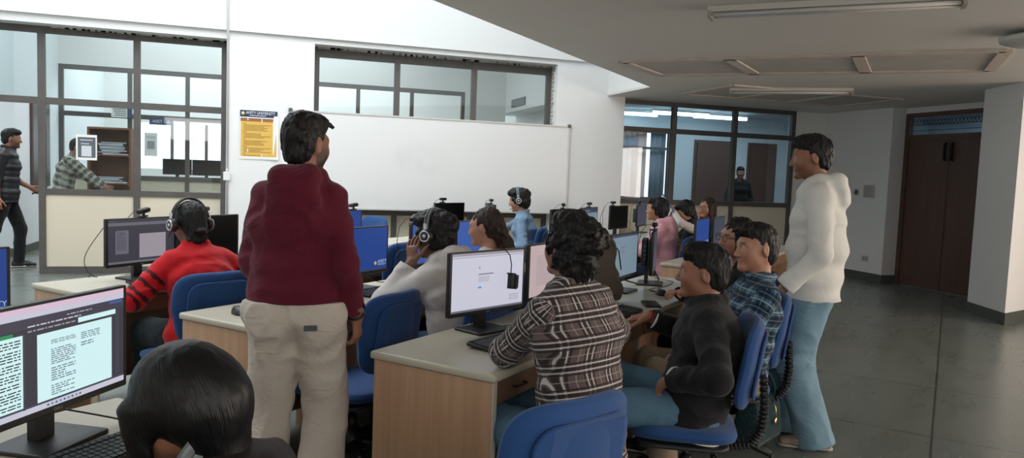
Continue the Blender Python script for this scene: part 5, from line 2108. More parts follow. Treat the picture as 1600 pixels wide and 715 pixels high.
# ---- behind the glass
person('person in grey checked jacket bending beside the bookcase behind the glass', (-2.85, 11.97), 8,
       h=1.74, res=0.0085, head=(-8, -14, 0), hair='short', skin='skin_brown', lean=5, lean2=22,
       armR=dict(w=(0.10, 0.52, 1.00), e=(0.7, -0.6, -0.4)), armL=dict(w=(-0.15, 0.52, 1.02), e=(-0.7, -0.6, -0.4)),
       top=dict(name='jacket', mat='grey_check', t=0.020, low=0.12, amp=0.010),
       pants=dict(name='trousers', mat='dark_denim', t=0.014), shoe='black_shoe', seed=30)
person('dark clothed person standing in the corridor behind the right glass', (9.02, 13.15), -120,
       h=1.76, res=0.0085, head=(0, 0, 0), hair='short', skin='skin_deep_brown', lean=1, lean2=3,
       top=dict(name='jacket', mat='black_cotton', t=0.020, low=0.12, amp=0.008),
       pants=dict(name='trousers', mat='dark_denim', t=0.012), shoe='black_shoe', seed=32)

# world targets -> the person's own frame, then grow everybody
for d in PEOPLE:
    a = math.radians(d['face'] - 90)
    Rz = rotz(a)
    for k in ('armR', 'armL'):
        if k in d and isinstance(d[k].get('w'), tuple) and d[k]['w'][0] == 'W':
            wp = np.array(d[k]['w'][1], float)
            d[k]['w'] = Rz.T @ (wp - V3(d['loc'][0], d['loc'][1], 0))
with ThreadPoolExecutor(4) as pool:
    GROWN = list(pool.map(grow_person, PEOPLE))
FIGS = {}
for d, g in zip(PEOPLE, GROWN):
    root = thing('person', d['label'], 'person', (d['loc'][0], d['loc'][1], 0), math.radians(d['face'] - 90))
    f = g['fig']
    FIGS[d['seed']] = (f, root)
    for part in g['parts']:
        name, v, q, at, mk = part[:5]
        o = to_object(name, v, q, MATS[mk], root, at)
        if name == 'shoe':
            to_object('sole', part[5], part[6], S_SOLE, o)
    eyes(f, root, 0)
# ================================================================ chairs
def chair_of(seed, label, back=0.05, turn=0):
    f, root = FIGS[seed]
    a = root.rotation_euler.z + PI / 2
    x = root.location.x + math.cos(a) * back
    y = root.location.y + math.sin(a) * back
    return chair(x, y, math.degrees(a) + turn, label)


def chair_back_at(x, y, face, label):
    a = math.radians(face)
    return chair(x + math.cos(a) * 0.26, y + math.sin(a) * 0.26, face, label)


chair_back_at(0.76, 1.74, 112, 'blue swivel chair nearest the camera behind the brown plaid shirt')
chair_back_at(0.56, 3.43, 136, 'empty blue swivel chair between the maroon hoodie and the nearest desk')
chair_back_at(-0.27, 4.12, 122, 'blue chair behind the red sweater')
chair_back_at(1.955, 2.675, 152, 'blue chair under the person in the black jacket')
chair_back_at(2.53, 3.25, 156, 'blue chair whose back the white hoodie person holds')
chair_of(12, 'blue chair behind the person hidden by the blue plaid shirt', 0.05, 34)
chair_of(14, 'blue chair under the cream hoodie person with headphones')
chair_of(16, 'blue chair under the person with the hair clip')
chair_of(20, 'blue chair under the person with the glossy black bob', 0.05, -75)
chair_of(22, 'blue chair under the person in the grey blue sweater')
chair_of(24, 'blue chair behind the pink hoodie', 0.02, -6)
chair_of(26, 'blue chair under the person bowing over the striped folder')
chair_of(28, 'blue chair under the person with glasses and a hand before the mouth')
chair_back_at(1.15, 8.83, 215, 'empty blue chair standing below the left part of the whiteboard')
chair_back_at(0.98, 5.78, 140, 'empty blue chair between the wallpaper monitor and the headphones person')
chair_back_at(5.63, 8.25, 140, 'blue chair back far off right of the grey green screen')


# ================================================================ things worn or held
def headphones(seed, label, col, yaw=0, tilt=0):
    f, root = FIGS[seed]
    R = Matrix([[*f.HR[0]], [*f.HR[1]], [*f.HR[2]]]).to_4x4()
    M = Matrix.Translation(root.location) @ Matrix.Rotation(root.rotation_euler.z, 4, 'Z') @ Matrix.Translation(Vector(f.hc)) @ R @ Matrix.Rotation(math.radians(tilt), 4, 'X')
    t = thing('headphones', label, 'headphones', group='headsets worn by people at the desks')
    t.matrix_world = M
    o = MB()
    pts = []
    for i in range(17):
        a = PI * i / 16
        pts.append((0.106 * math.cos(a), -0.012, 0.005 + 0.136 * math.sin(a)))
    for dy in (-0.008, 0.008):
        o.tube([(x, y + dy, z) for x, y, z in pts], 0.007, 8)
    o.build('headband', col, t)
    for s in (1, -1):
        c = MB()
        c.lathe([(0.0, 0.022), (0.020, 0.022), (0.036, 0.014), (0.040, 0.004), (0.040, -0.008), (0.030, -0.014), (0.0, -0.014)], 24, 0, TR(s * 0.102, -0.010, -0.006, ry=s * PI / 2))
        cup = c.build('ear_cup', M_BLK, t)
        r = MB()
        r.lathe([(0.022, 0.020), (0.026, 0.024), (0.030, 0.022), (0.030, 0.016)], 24, 0, TR(s * 0.102, -0.010, -0.006, ry=s * PI / 2))
        r.lathe([(0.0, 0.0245), (0.008, 0.0245), (0.010, 0.022)], 16, 0, TR(s * 0.102, -0.010, -0.006, ry=s * PI / 2))
        r.build('ring', M_SILV, cup)
        k = MB()
        k.box(-0.006, 0.006, -0.018, 0.0, 0.0, 0.05, 0, TR(s * 0.108, -0.004, 0.01))
        k.build('yoke', M_SILV, t)
    MB().tube([(-0.105, 0.0, -0.03), (-0.098, 0.06, -0.07), (-0.07, 0.11, -0.085)], 0.0028, 6).build('microphone_arm', M_BLK, t)
    return t


headphones(14, 'black headphones with silver rings held by the cream hoodie person', mat('grey_band', (0.10, 0.105, 0.11), 0.4))
headphones(18, 'headphones with silver ear cups over the black cap of the red sweater person', M_BLK)
headphones(22, 'grey headphones on the person in the grey blue sweater', mat('grey_blue_band', (0.12, 0.16, 0.18), 0.4))


def on_body(seed, build_fn):
    f, root = FIGS[seed]
    return build_fn(f, root)


def hand_frame(f, sd):
    sh, el, w, D, N, *_ = f.arm[sd]
    return w, D, N, nrm(w - el)


def bracelet(seed, sd, m, r=0.034, rr=0.0045, back=0.0):
    f, root = FIGS[seed]
    w, D, N, fd = hand_frame(f, sd)
    c = w - fd * back
    x = nrm(np.cross(fd, V3(0.3, 0.2, 0.9)))
    y = np.cross(fd, x)
    pts = [c + (x * math.cos(a) + y * math.sin(a)) * r for a in np.linspace(0, 2 * PI, 25)]
    MB().tube(pts, rr, 6, caps=False).build('bracelet', m, root)


bracelet(2, 'R', M_BLK, 0.031, 0.006, 0.012)
bracelet(6, 'R', mat('red_thread', srgb(150, 40, 30), 0.8), 0.032, 0.004, 0.0)
bracelet(6, 'R', mat('white_cuff_trim', srgb(220, 220, 216), 0.8), 0.047, 0.006, 0.022)
bracelet(6, 'L', MATS['white_cuff_trim'], 0.047, 0.006, 0.022)
bracelet(6, 'L', M_BLK, 0.032, 0.006, -0.004)


def glasses(seed):
    f, root = FIGS[seed]
    R = Matrix([[*f.HR[0]], [*f.HR[1]], [*f.HR[2]]]).to_4x4()
    M = Matrix.Translation(Vector(f.hc)) @ R
    o = MB()
    for s in (1, -1):
        pts = [(s * 0.034 + 0.025 * math.cos(a), 0.103, 0.004 + 0.021 * math.sin(a)) for a in np.linspace(0, 2 * PI, 21)]
        o.tube(pts, 0.0018, 6, M=M, caps=False)
        o.tube([(s * 0.059, 0.102, 0.006), (s * 0.076, 0.06, 0.008), (s * 0.080, -0.005, 0.006)], 0.0017, 6, M=M)
    o.tube([(-0.010, 0.104, 0.008), (0, 0.107, 0.011), (0.010, 0.104, 0.008)], 0.0017, 6, M=M)
    o.build('glasses', M_BLK, root)


glasses(28)
glasses(12)

# hair clip, pocket tag, collar and hem trims
f, root = FIGS[16]
R4 = Matrix.Translation(Vector(f.hc)) @ Matrix([[*f.HR[0]], [*f.HR[1]], [*f.HR[2]]]).to_4x4()
o = MB()
for i in range(6):
    x = -0.032 + i * 0.013
    o.tube([(x, -0.118, -0.005), (x, -0.135, -0.020), (x, -0.130, -0.042), (x, -0.115, -0.052)], 0.0035, 6, M=R4)
o.tube([(-0.04, -0.134, -0.022), (0.04, -0.134, -0.022)], 0.0055, 8, M=R4)
o.build('hair_clip', mat('tortoise_clip', (0.20, 0.13, 0.10), 0.25), root)
f, root = FIGS[2]
MB().slab(0.050, 0.022, 0.004, 0.003, 0.001, M=TR(0.085, -0.146, 0.835, rx=PI / 2 - 0.15, rz=0.22)).build('pocket_tag', mat('dark_leather_tag', (0.05, 0.06, 0.07), 0.6), root)
f, root = FIGS[20]
def band_ring(f, r, lift, wid, flare, tilt, th, a0, a1, n=36):
    vs, fs = [], []
    for i in range(n + 1):
        a = a0 + (a1 - a0) * i / n
        d_ = f.rt * math.sin(a) + f.fw * math.cos(a)
        c = f.nb + d_ * r + f.fw * 0.008 + f.up1 * (lift - tilt * math.cos(a))
        e = c + d_ * flare + f.up1 * wid
        for p_ in (c, e, e + d_ * th, c + d_ * th):
            vs.append(p_)
    for i in range(n):
        for k in range(4):
            fs.append((i * 4 + k, (i + 1) * 4 + k, (i + 1) * 4 + (k + 1) % 4, i * 4 + (k + 1) % 4))
    return vs, fs


o = MB()
o.add(*band_ring(f, 0.082, 0.012, 0.040, -0.006, 0.030, 0.004, 0.4, 2 * PI - 0.4), 0, True)
o.add(*band_ring(f, 0.090, 0.030, 0.020, 0.022, 0.030, 0.003, 0.4, 2 * PI - 0.4), 0, True)
o.build('collar', mat('grey_sheer_collar', (0.16, 0.19, 0.19), 0.35), root)
f, root = FIGS[6]
up = nrm(f.waist - f.pel)
hem = f.pel - up * 0.098
fwp = np.cross(f.rtp, up)
pts = [Vector(hem + f.rtp * 0.246 * math.cos(a) + fwp * 0.186 * math.sin(a)) for a in np.linspace(0, 2 * PI, 48)]
MB().tube(pts, 0.0055, 6, caps=False).build('hem_stripe', MATS['white_cuff_trim'], root)

# phone in the hand of the walking person; striped folder
f, root = FIGS[8]
w, D, N, fd = hand_frame(f, 'L')
Mr = Matrix.Translation(root.location) @ Matrix.Rotation(root.rotation_euler.z, 4, 'Z')
t = thing('phone', 'dark phone held by the person in the padded vest', 'phone')
t.location = Mr @ Vector(w + D * 0.085 + N * 0.024)
t.rotation_euler = (0.5, 0.2, root.rotation_euler.z)
MB().slab(0.075, 0.155, 0.009, 0.009, 0.003).build('phone_case', M_BLK, t)
MB().slab(0.068, 0.148, 0.001, 0.007, 0.0003, M=TR(0, 0, 0.0092)).build('screen', E_OFF, t)
f, root = FIGS[26]
w, D, N, fd = hand_frame(f, 'L')
Mr = Matrix.Translation(root.location) @ Matrix.Rotation(root.rotation_euler.z, 4, 'Z')
t = thing('folder', 'blue and white striped folder held up behind the pink hoodie', 'folder')
t.location = Mr @ Vector(w + D * 0.09)
t.rotation_euler = (math.radians(62), math.radians(28), math.radians(70))
o = MB()
for i in range(7):
    o.box(-0.12 + i * 0.034, -0.12 + (i + 1) * 0.034, -0.09, 0.13, 0, 0.012, i % 2)
o.build('cover', [mat('folder_blue', srgb(70, 110, 170), 0.5), mat('folder_white', srgb(200, 205, 212), 0.5)], t)
MB().box(-0.115, 0.113, -0.085, 0.125, -0.010, 0.0).build('sheets', M_PAPER, t)

# ================================================================ bags
def backpack(x, y, z, rz):
    t = thing('backpack', 'olive backpack standing on the desk behind the plaid shirt', 'backpack', (x, y, z), rz)
    m = mat('olive_nylon', srgb(86, 76, 66), 0.8, bump=0.3, bscale=200, var=0.12, vscale=12)
    m2 = mat('olive_strap', srgb(62, 56, 46), 0.8)
    b = [Bone((0, 0, 0.075), (0, 0.0, 0.33), (0.150, 0.085), (0.115, 0.070), V3(1, 0, 0), 0.6, 0.9, 0.05), Bone((0, 0, 0.03), (0, 0, 0.12), (0.150, 0.090), (0.150, 0.088), V3(1, 0, 0), 0.25, 0.4, 0.03),
         Bone((0, -0.075, 0.06), (0, -0.070, 0.19), (0.115, 0.040), (0.105, 0.032), V3(1, 0, 0), 0.5, 0.7, 0.02)]
    v, q = grow(b, 0.006, folds(0.012, (9, 9, 9), 4))
    to_object('bag_body', v, q, m, t)
    MB().tube([(-0.15, -0.04, 0.20), (-0.13, -0.055, 0.31), (-0.06, -0.06, 0.385), (0.0, -0.055, 0.395), (0.06, -0.06, 0.385), (0.13, -0.055, 0.31), (0.15, -0.04, 0.20)], 0.004, 6).build('zip', M_BLK, t)
    MB().tube([(-0.03, 0.05, 0.40), (-0.03, 0.055, 0.445), (0.03, 0.055, 0.445), (0.03, 0.05, 0.40)], 0.007, 8).build('grab_loop', m2, t)
    for s in (-1, 1):
        o = MB()
        pts = [(s * 0.05, 0.06, 0.39), (s * 0.075, 0.11, 0.36), (s * 0.085, 0.125, 0.26), (s * 0.09, 0.115, 0.15), (s * 0.10, 0.085, 0.05)]
        for i in range(len(pts) - 1):
            o.tube([(pts[i][0] + d_, pts[i][1], pts[i][2]) for d_ in (0,)] + [pts[i + 1]], 0.014, 8)
        o.build('shoulder_strap', m2, t)
    return t


backpack(*P(3.94, 1.745)[:2], DZ + 0.002, ROW + math.radians(-62))


def handbag(x, y, z, rz):
    t = thing('handbag', 'dark teal embossed handbag hanging under the chair held by the white hoodie person', 'handbag', (x, y, z), rz)
    m = mat('teal_croc_leather', (0.012, 0.045, 0.050), 0.32, bump=0.0)
    nt = m.node_tree
    tc = nt.nodes.new('ShaderNodeTexCoord')
    vo = nt.nodes.new('ShaderNodeTexVoronoi')
    mp = nt.nodes.new('ShaderNodeMapping')
    mp.inputs['Scale'].default_value = (22, 22, 60)
    bp = nt.nodes.new('ShaderNodeBump')
    bp.inputs['Strength'].default_value = 0.8
    bp.inputs['Distance'].default_value = 0.01
    nt.links.new(tc.outputs['Object'], mp.inputs[0])
    nt.links.new(mp.outputs[0], vo.inputs['Vector'])
    nt.links.new(vo.outputs['Distance'], bp.inputs['Height'])
    nt.links.new(bp.outputs[0], nt.nodes['Principled BSDF'].inputs['Normal'])
    vs, fs = [], []
    prof = [(0.0, 0.160, 0.070), (0.03, 0.165, 0.072), (0.12, 0.155, 0.066), (0.20, 0.145, 0.052), (0.235, 0.142, 0.045)]
    for z_, hx, hy in prof:
        for sx, sy in ((1, 1), (-1, 1), (-1, -1), (1, -1)):
            for k in range(4):
                a = math.radians({(1, 1): 0, (-1, 1): 90, (-1, -1): 180, (1, -1): 270}[(sx, sy)] + k * 30)
                r = 0.018
                vs.append((sx * (hx - r) + r * math.cos(a), sy * (hy - r) + r * math.sin(a), z_))
    n = 16
    for i in range(len(prof) - 1):
        for k in range(n):
            j = (k + 1) % n
            fs.append((i * n + k, i * n + j, (i + 1) * n + j, (i + 1) * n + k))
    fs.append(tuple(range(n))[::-1])
    fs.append(tuple(range((len(prof) - 1) * n, len(prof) * n)))
    MB().add(vs, fs, 0, True).build('bag_body', m, t)
    for s in (-1, 1):
        h = MB()
        h.tube([(-0.075, s * 0.046, 0.19), (-0.072, s * 0.05, 0.27), (-0.045, s * 0.03, 0.335), (0, s * 0.022, 0.355), (0.045, s * 0.03, 0.335), (0.072, s * 0.05, 0.27), (0.075, s * 0.046, 0.19)], 0.0075, 8)
        h.build('handle', mat('teal_handle', (0.014, 0.05, 0.055), 0.3), t)
    c = MB()
    c.lathe([(0.0, 0.004), (0.016, 0.004), (0.019, 0.0), (0.016, -0.004), (0, -0.004)], 18, 0, TR(0.03, -0.082, 0.10, rx=PI / 2))
    c.tube([(0.045, -0.055, 0.20), (0.04, -0.075, 0.16), (0.03, -0.082, 0.118)], 0.003, 6)
    c.build('charm', mat('gold_charm', (0.75, 0.52, 0.22), 0.25, 1.0), t)
    return t


handbag(2.42, 3.24, 0.13, math.radians(32))

# ================================================================ board wall
t = thing('whiteboard', 'long white writing board with smudges on the far wall', 'whiteboard', (2.12, 10.19, 1.525))
m = mat('board_face', (0.74, 0.74, 0.735), 0.28, spec=0.5)
nt = m.node_tree
tc = nt.nodes.new('ShaderNodeTexCoord')
mp = nt.nodes.new('ShaderNodeMapping')
mp.inputs['Location'].default_value = (0.45, 0, -0.22)
mp.inputs['Scale'].default_value = (1.9, 1, 3.6)
gr = nt.nodes.new('ShaderNodeTexGradient')
gr.gradient_type = 'SPHERICAL'
n1 = nt.nodes.new('ShaderNodeTexNoise')
n1.inputs['Scale'].default_value = 5
n1.inputs['Detail'].default_value = 7
nt.links.new(tc.outputs['Object'], mp.inputs[0])
nt.links.new(mp.outputs[0], gr.inputs[0])
nt.links.new(tc.outputs['Object'], n1.inputs['Vector'])
fac = math_n(nt, 'MULTIPLY', gr.outputs['Fac'], math_n(nt, 'POWER', n1.outputs['Fac'], 3.0))
nt.links.new(mixc(nt, fac, (0.76, 0.76, 0.755, 1), (0.42, 0.42, 0.43, 1)), nt.nodes['Principled BSDF'].inputs['Base Color'])
MB().box(-1.93, 1.93, -0.012, 0.0, -0.625, 0.625).build('writing_surface', m, t)
o = MB()
o.box(-1.945, 1.945, -0.022, 0.004, 0.620, 0.640).box(-1.945, 1.945, -0.022, 0.004, -0.640, -0.620)
o.box(-1.945, -1.925, -0.022, 0.004, -0.640, 0.640).box(1.925, 1.945, -0.022, 0.004, -0.640, 0.640)
o.build('frame', mat('board_frame', (0.62, 0.60, 0.58), 0.4, 0.3), t)
o = MB()
for x in (-1.94, 1.94):
    for z in (-0.635, 0.635):
        o.slab(0.05, 0.05, 0.026, 0.008, 0.003, M=TR(x, 0.003, z, rx=PI / 2))
o.build('corner_cap', M_GREYP, t)

t = thing('poster', 'gold notice with navy heading taped to the white wall left of the board', 'poster', (-0.20, 10.195, 1.815))
pm = [M_PAPER, mat('poster_navy', srgb(34, 48, 78), 0.5), mat('poster_brown', srgb(150, 98, 62), 0.6), mat('poster_gold', srgb(222, 178, 84), 0.6), mat('poster_ink', srgb(70, 52, 30), 0.7), mat('poster_white', srgb(226, 228, 232), 0.6), mat('poster_crest', srgb(214, 204, 150), 0.6)]
o = MB()
W_, H_ = 0.47, 0.62


def curl(x, z):
    return -0.004 - 0.020 * max(0, (x / (W_ / 2))) ** 3 * max(0, -z / (H_ / 2) + 0.2)


def psheet(x0, x1, z0, z1, lay, mi, n=8):
    for i in range(n):
        a, b_ = x0 + (x1 - x0) * i / n, x0 + (x1 - x0) * (i + 1) / n
        o.add([(a, curl(a, z0) - lay, z0), (b_, curl(b_, z0) - lay, z0), (b_, curl(b_, z1) - lay, z1), (a, curl(a, z1) - lay, z1)], [(0, 1, 2, 3)], mi)


psheet(-W_ / 2, W_ / 2, -H_ / 2, H_ / 2, 0, 0)
psheet(-W_ / 2, W_ / 2 - 0.015, 0.225, H_ / 2, 0.001, 1)
psheet(-W_ / 2 + 0.006, W_ / 2 - 0.012, 0.170, 0.212, 0.001, 2)
psheet(-W_ / 2 + 0.010, W_ / 2 - 0.016, -H_ / 2 + 0.035, 0.170, 0.001, 3)
o.text('AMITY UNIVERSITY', 0.052, -0.165, 0.262, curl(0, 0.26) - 0.003, 5, sx=0.80)
o.rect(-0.12, 0.08, 0.242, 0.249, curl(0, 0.2) - 0.003, 5)
o.lathe([(0, 0), (0.020, 0)], 18, 6, TR(-0.200, -0.008, 0.272, rx=PI / 2))
rg = random.Random(21)
z = 0.145
for grp in range(5):
    psheet(-0.20, -0.20 + rg.uniform(0.03, 0.06), z - 0.005, z, 0.002, 4, 1)
    z -= 0.020
    for i in range(rg.randint(4, 5)):
        if z < -H_ / 2 + 0.05:
            break
        psheet(-0.19, rg.choice((0.02, 0.10, 0.14, 0.06)), z - 0.0045, z, 0.002, 4, 6)
        z -= 0.0165
    z -= 0.006
o.build('printed_sheet', pm, t)
for x, z in ((-0.14, 0.205), (0.03, 0.185), (-0.14, -0.20), (0.03, -0.262)):
    MB().box(x - 0.006, x + 0.006, -0.0085, -0.007, z - 0.022, z + 0.022).build('tape', mat('clear_tape', (0.8, 0.8, 0.78), 0.2), t)

# sheet on the glass of the left partition (its code left blank)
t = thing('notice_sheet', 'white notice sheet stuck on the left glass partition', 'notice', (-2.22, 10.415, 1.57))
nm = [M_PAPER, mat('notice_grey', srgb(92, 98, 108), 0.6), mat('notice_light', srgb(206, 210, 214), 0.6)]
o = MB()
o.box(-0.115, 0.115, -0.002, 0.0, -0.155, 0.155, 0)
o.rect(-0.095, 0.100, -0.125, 0.125, -0.0028, 1)
o.rect(-0.07, 0.07, 0.085, 0.095, -0.0034, 2)
o.rect(-0.06, 0.03, 0.04, 0.05, -0.0034, 2)
o.rect(-0.055, 0.055, -0.11, 0.02, -0.0034, 2)
o.build('sheet', nm, t)

# things seen in the lab behind the glass
t = thing('hanging_sign', 'small blue lab sign with white letters behind the left glass', 'sign', (-1.905, 14.40, 2.115))
o = MB()
o.box(-0.19, 0.19, -0.010, 0.0, -0.058, 0.058, 0)
o.text('AIIST Lab', 0.075, 0, -0.025, -0.0125, 1, 'CENTER')
o.build('sign_plate', [mat('sign_blue', srgb(58, 74, 110), 0.5), M_PAPER], t)
t = thing('notice_board', 'white and blue notice hanging high behind the left glass', 'notice', (-2.53, 14.40, 2.26))
o = MB()
o.box(-0.16, 0.16, -0.008, 0.0, -0.11, 0.10, 0).box(0.09, 0.16, -0.0095, -0.008, -0.11, 0.10, 1)
for i in range(5):
    o.rect(-0.14 + i * 0.01, 0.07, 0.055 - i * 0.034, 0.067 - i * 0.034, -0.0095, 2)
o.build('sheet', [M_PAPER, MATS['sign_blue'], mat('notice_ink', (0.12, 0.13, 0.15), 0.7)], t)
t = thing('framed_print', 'pale framed print on the lab partition behind the left glass', 'picture', (-2.07, 14.40, 1.71))
o = MB()
o.box(-0.10, 0.10, -0.008, 0.0, -0.20, 0.20, 0)
o.rect(-0.06, 0.06, -0.08, 0.06, -0.0095, 1)
o.rect(-0.075, 0.075, 0.10, 0.15, -0.0095, 2)
o.build('sheet', [M_PAPER, mat('print_grey', (0.35, 0.36, 0.38), 0.7), mat('print_pale', (0.6, 0.62, 0.64), 0.7)], t)

M_CAB = mat('bookcase_brown', (0.22, 0.085, 0.045), 0.5, var=0.12, vscale=5)
t = thing('bookcase', 'brown open bookcase with paper stacks behind the left glass', 'bookcase', (-2.33, 12.6, 0), math.radians(-6))
MB().box(-0.30, -0.27, -0.18, 0.18, 0, 1.9).box(0.27, 0.30, -0.18, 0.18, 0, 1.9).build('side_panel', M_CAB, t)
MB().box(-0.27, 0.27, 0.16, 0.18, 0, 1.9).build('back_panel', M_CAB, t)
MB().box(-0.27, 0.27, -0.18, 0.16, 1.87, 1.9).build('top_panel', M_CAB, t)
for z in (0.05, 0.65, 1.08, 1.50):
    MB().box(-0.27, 0.27, -0.17, 0.16, z - 0.02, z).build('shelf', M_CAB, t)
rg = random.Random(2)
for z, n, lb in ((1.50, 8, 'thick stack of loose papers on the upper bookcase shelf'), (1.08, 4, 'low spread of papers on the lower bookcase shelf')):
    s = thing('paper_stack', lb, 'papers', (-2.33 + 0.01, 12.56, z), math.radians(-6), 'papers in the brown bookcase')
    o = MB()
    for i in range(n):
        o.box(-0.17, 0.17, -0.10, 0.12, i * 0.024, i * 0.024 + 0.017, i % 2, TR(rg.uniform(-0.05, 0.05), 0, 0, rz=rg.uniform(-0.15, 0.15)))
    o.build('sheets', [M_PAPER, mat('paper_blue_grey', (0.42, 0.47, 0.56), 0.8)], s)  # every other layer of the stack is blue grey
t = thing('lab_counter', 'long high counter under the far lab windows', 'counter', (-0.9, 15.1, 0))
MB().slab(2.6, 0.6, 0.04, 0.01, 0.005, M=TR(0, 0, 1.06)).build('worktop', M_TOP, t)
MB().box(-1.25, 1.25, -0.2, 0.25, 0, 1.06).build('cabinet_body', M_CREAM, t)
for i, x in enumerate((-1.72, -1.22, -0.72)):
    s = thing('desktop_monitor', ('leftmost', 'middle', 'rightmost')[i] + ' of the three dark monitors on the far lab counter', 'monitor', (x + 0.0, 15.05, 1.10), math.radians(6), 'desktop monitors in the lab')
    mon_parts(s, 'off', logo=False)

t = thing('wall_poster', 'dark framed board on the corridor wall beside the left doorway', 'poster', (-3.495, 13.35, 1.62), math.radians(90))
MB().box(-0.46, 0.46, -0.03, 0.0, -0.66, 0.66).build('frame', mat('poster_frame_brown', (0.10, 0.06, 0.05), 0.5), t)
o = MB()
o.box(-0.43, 0.43, -0.034, -0.03, -0.62, 0.63, 0)
for i in range(9):
    o.rect(-0.10 + 0.03 * (i % 3), 0.06 + 0.02 * (i % 2), -0.30 + i * 0.055, -0.27 + i * 0.055, -0.0355, 1)
o.build('printed_face', [mat('poster_dark', srgb(44, 42, 46), 0.4), mat('poster_pale_marks', srgb(176, 178, 180), 0.6)], t)

t = thing('air_grille', 'slatted grey air grille high on the lab bulkhead', 'grille', (4.378, 13.62, 2.79), math.radians(-90))
MB().box(-0.42, 0.42, -0.012, 0.0, -0.075, 0.075).build('frame', M_GREYP, t)
o = MB()
for i in range(6):
    o.box(-0.40, 0.40, -0.020, -0.012, -0.062 + i * 0.022, -0.050 + i * 0.022)
o.build('slats', mat('grille_slats', (0.32, 0.33, 0.33), 0.5), t)
t = thing('wall_notice', 'white notice on the blue grey corridor wall behind the right glass', 'notice', (11.0, 13.99, 1.95))
MB().box(-0.22, 0.22, -0.01, 0, -0.32, 0.32).build('sheet', M_PAPER, t)

for i, (x, y) in enumerate(((7.1, 12.9), (8.1, 13.1), (6.3, 13.5))):
    t = thing('ceiling_light', ('lit tube light at the left', 'lit tube light at the right', 'lit tube light farthest left')[i] + ' on the corridor ceiling behind the glass', 'light', (x + 0.35, y, 2.76), math.radians(-4), 'lit tube lights behind the right glass')
    MB().box(-0.60, 0.60, -0.03, 0.03, -0.02, 0.02).build('channel', M_WHITE, t)
    MB().tube([(-0.58, 0, -0.055), (0.58, 0, -0.055)], 0.030, 10).build('tube', mat('lit_tube', (1, 1, 1), 0.4, emit=(0.72, 0.92, 1.0), estr=9.0), t)

# ================================================================ ceiling fittings
def batten(x0, y0, x1, y1, label):
    p, q = Vector((x0, y0)), Vector((x1, y1))
    d_ = q - p
    c = (p + q) / 2
    L = d_.length
    t = thing('ceiling_light', label, 'light', (c.x, c.y, ZC - 0.002), math.atan2(d_.y, d_.x), 'unlit tube lights on the low ceiling')
    o = MB()
    o.box(-L / 2, L / 2, -0.02, 0.02, -0.035, 0.0)
    o.box(-L / 2, -L / 2 + 0.03, -0.06, 0.06, -0.05, 0.0).box(L / 2 - 0.03, L / 2, -0.06, 0.06, -0.05, 0.0)
    o.box(-L / 2, L / 2, -0.065, -0.058, -0.040, 0.0).box(-L / 2, L / 2, 0.058, 0.065, -0.040, 0.0)
    o.build('channel', mat('batten_cream', (0.62, 0.58, 0.54), 0.5), t)
    for s in (-1, 1):
        MB().tube([(-L / 2 + 0.03, s * 0.04, -0.055), (L / 2 - 0.03, s * 0.04, -0.055)], 0.013, 10).build('tube', mat('unlit_tube', (0.66, 0.63, 0.60), 0.25), t)
    o = MB()
    for s in (-1, 1):
        o.box(s * (L / 2 - 0.012) - 0.012, s * (L / 2 - 0.012) + 0.012, -0.07, 0.07, -0.075, -0.03)
    o.build('end_holder', mat('holder_tan', (0.40, 0.36, 0.30), 0.5), t)


batten(2.83, 4.60, 3.97, 3.58, 'unlit tube light on the low ceiling at the top picture edge')
batten(5.50, 8.36, 6.70, 7.55, 'unlit tube light on the low ceiling above the right windows')
t = thing('ceiling_lamp', 'round dish lamp on the ceiling at the right picture edge', 'lamp', (5.33, 4.18, ZC))
MB().lathe([(0.0, 0.0), (0.10, 0.0), (0.12, -0.03), (0.0, -0.03)], 28).build('mount', M_GREYP, t)
MB().lathe([(0.0, -0.03), (0.20, -0.03), (0.245, -0.045), (0.235, -0.075), (0.16, -0.10), (0.0, -0.112)], 36).build('shade', mat('opal_shade', (0.62, 0.62, 0.58), 0.35), t)

# ================================================================ fittings on the door wall
t = thing('wall_notice', 'small faded notice plate on the wall left of the double door', 'notice', (8.745, 9.36, 1.38), math.radians(-90))
o = MB()
o.box(-0.11, 0.11, -0.006, 0, -0.10, 0.10, 0)
for i in range(5):
    o.rect(-0.09, 0.09 - 0.03 * (i % 2), 0.06 - i * 0.034, 0.075 - i * 0.034, -0.0072, 1)
o.build('plate', [mat('faded_plate', (0.52, 0.50, 0.48), 0.6), mat('faded_print', (0.34, 0.32, 0.31), 0.7)], t)
t = thing('wall_switch', 'round dark switch left of the faded notice plate', 'switch', (8.745, 9.62, 1.36), math.radians(-90))
MB().lathe([(0, 0.0), (0.035, 0.0), (0.035, 0.015), (0.028, 0.022), (0, 0.022)], 20, 0, TR(rx=PI / 2)).build('knob', M_GREYP, t)
MB().slab(0.10, 0.10, 0.006, 0.01, 0.002, M=TR(0, 0.003, 0, rx=PI / 2)).build('plate', mat('switch_plate', (0.55, 0.54, 0.52), 0.5), t)
t = thing('wall_outlet', 'small grey outlet plate low on the wall beside the double door', 'outlet', (8.745, 9.34, 0.34), math.radians(-90))
MB().slab(0.13, 0.09, 0.008, 0.008, 0.003, M=TR(0, 0.001, 0, rx=PI / 2)).build('plate', MATS['switch_plate'], t)
o = MB()
for x in (-0.03, 0.03):
    o.lathe([(0, 0), (0.012, 0), (0.012, 0.004)], 14, 0, TR(x, -0.0105, 0, rx=-PI / 2))
o.build('sockets', M_GREYP, t)
t = thing('junction_box', 'small white box on the wall edge above the black switched-off monitor', 'box', (-0.585, 10.185, 1.28))
MB().slab(0.085, 0.11, 0.03, 0.008, 0.004, M=TR(0, 0.0, 0, rx=PI / 2)).build('cover', M_WHITE, t)
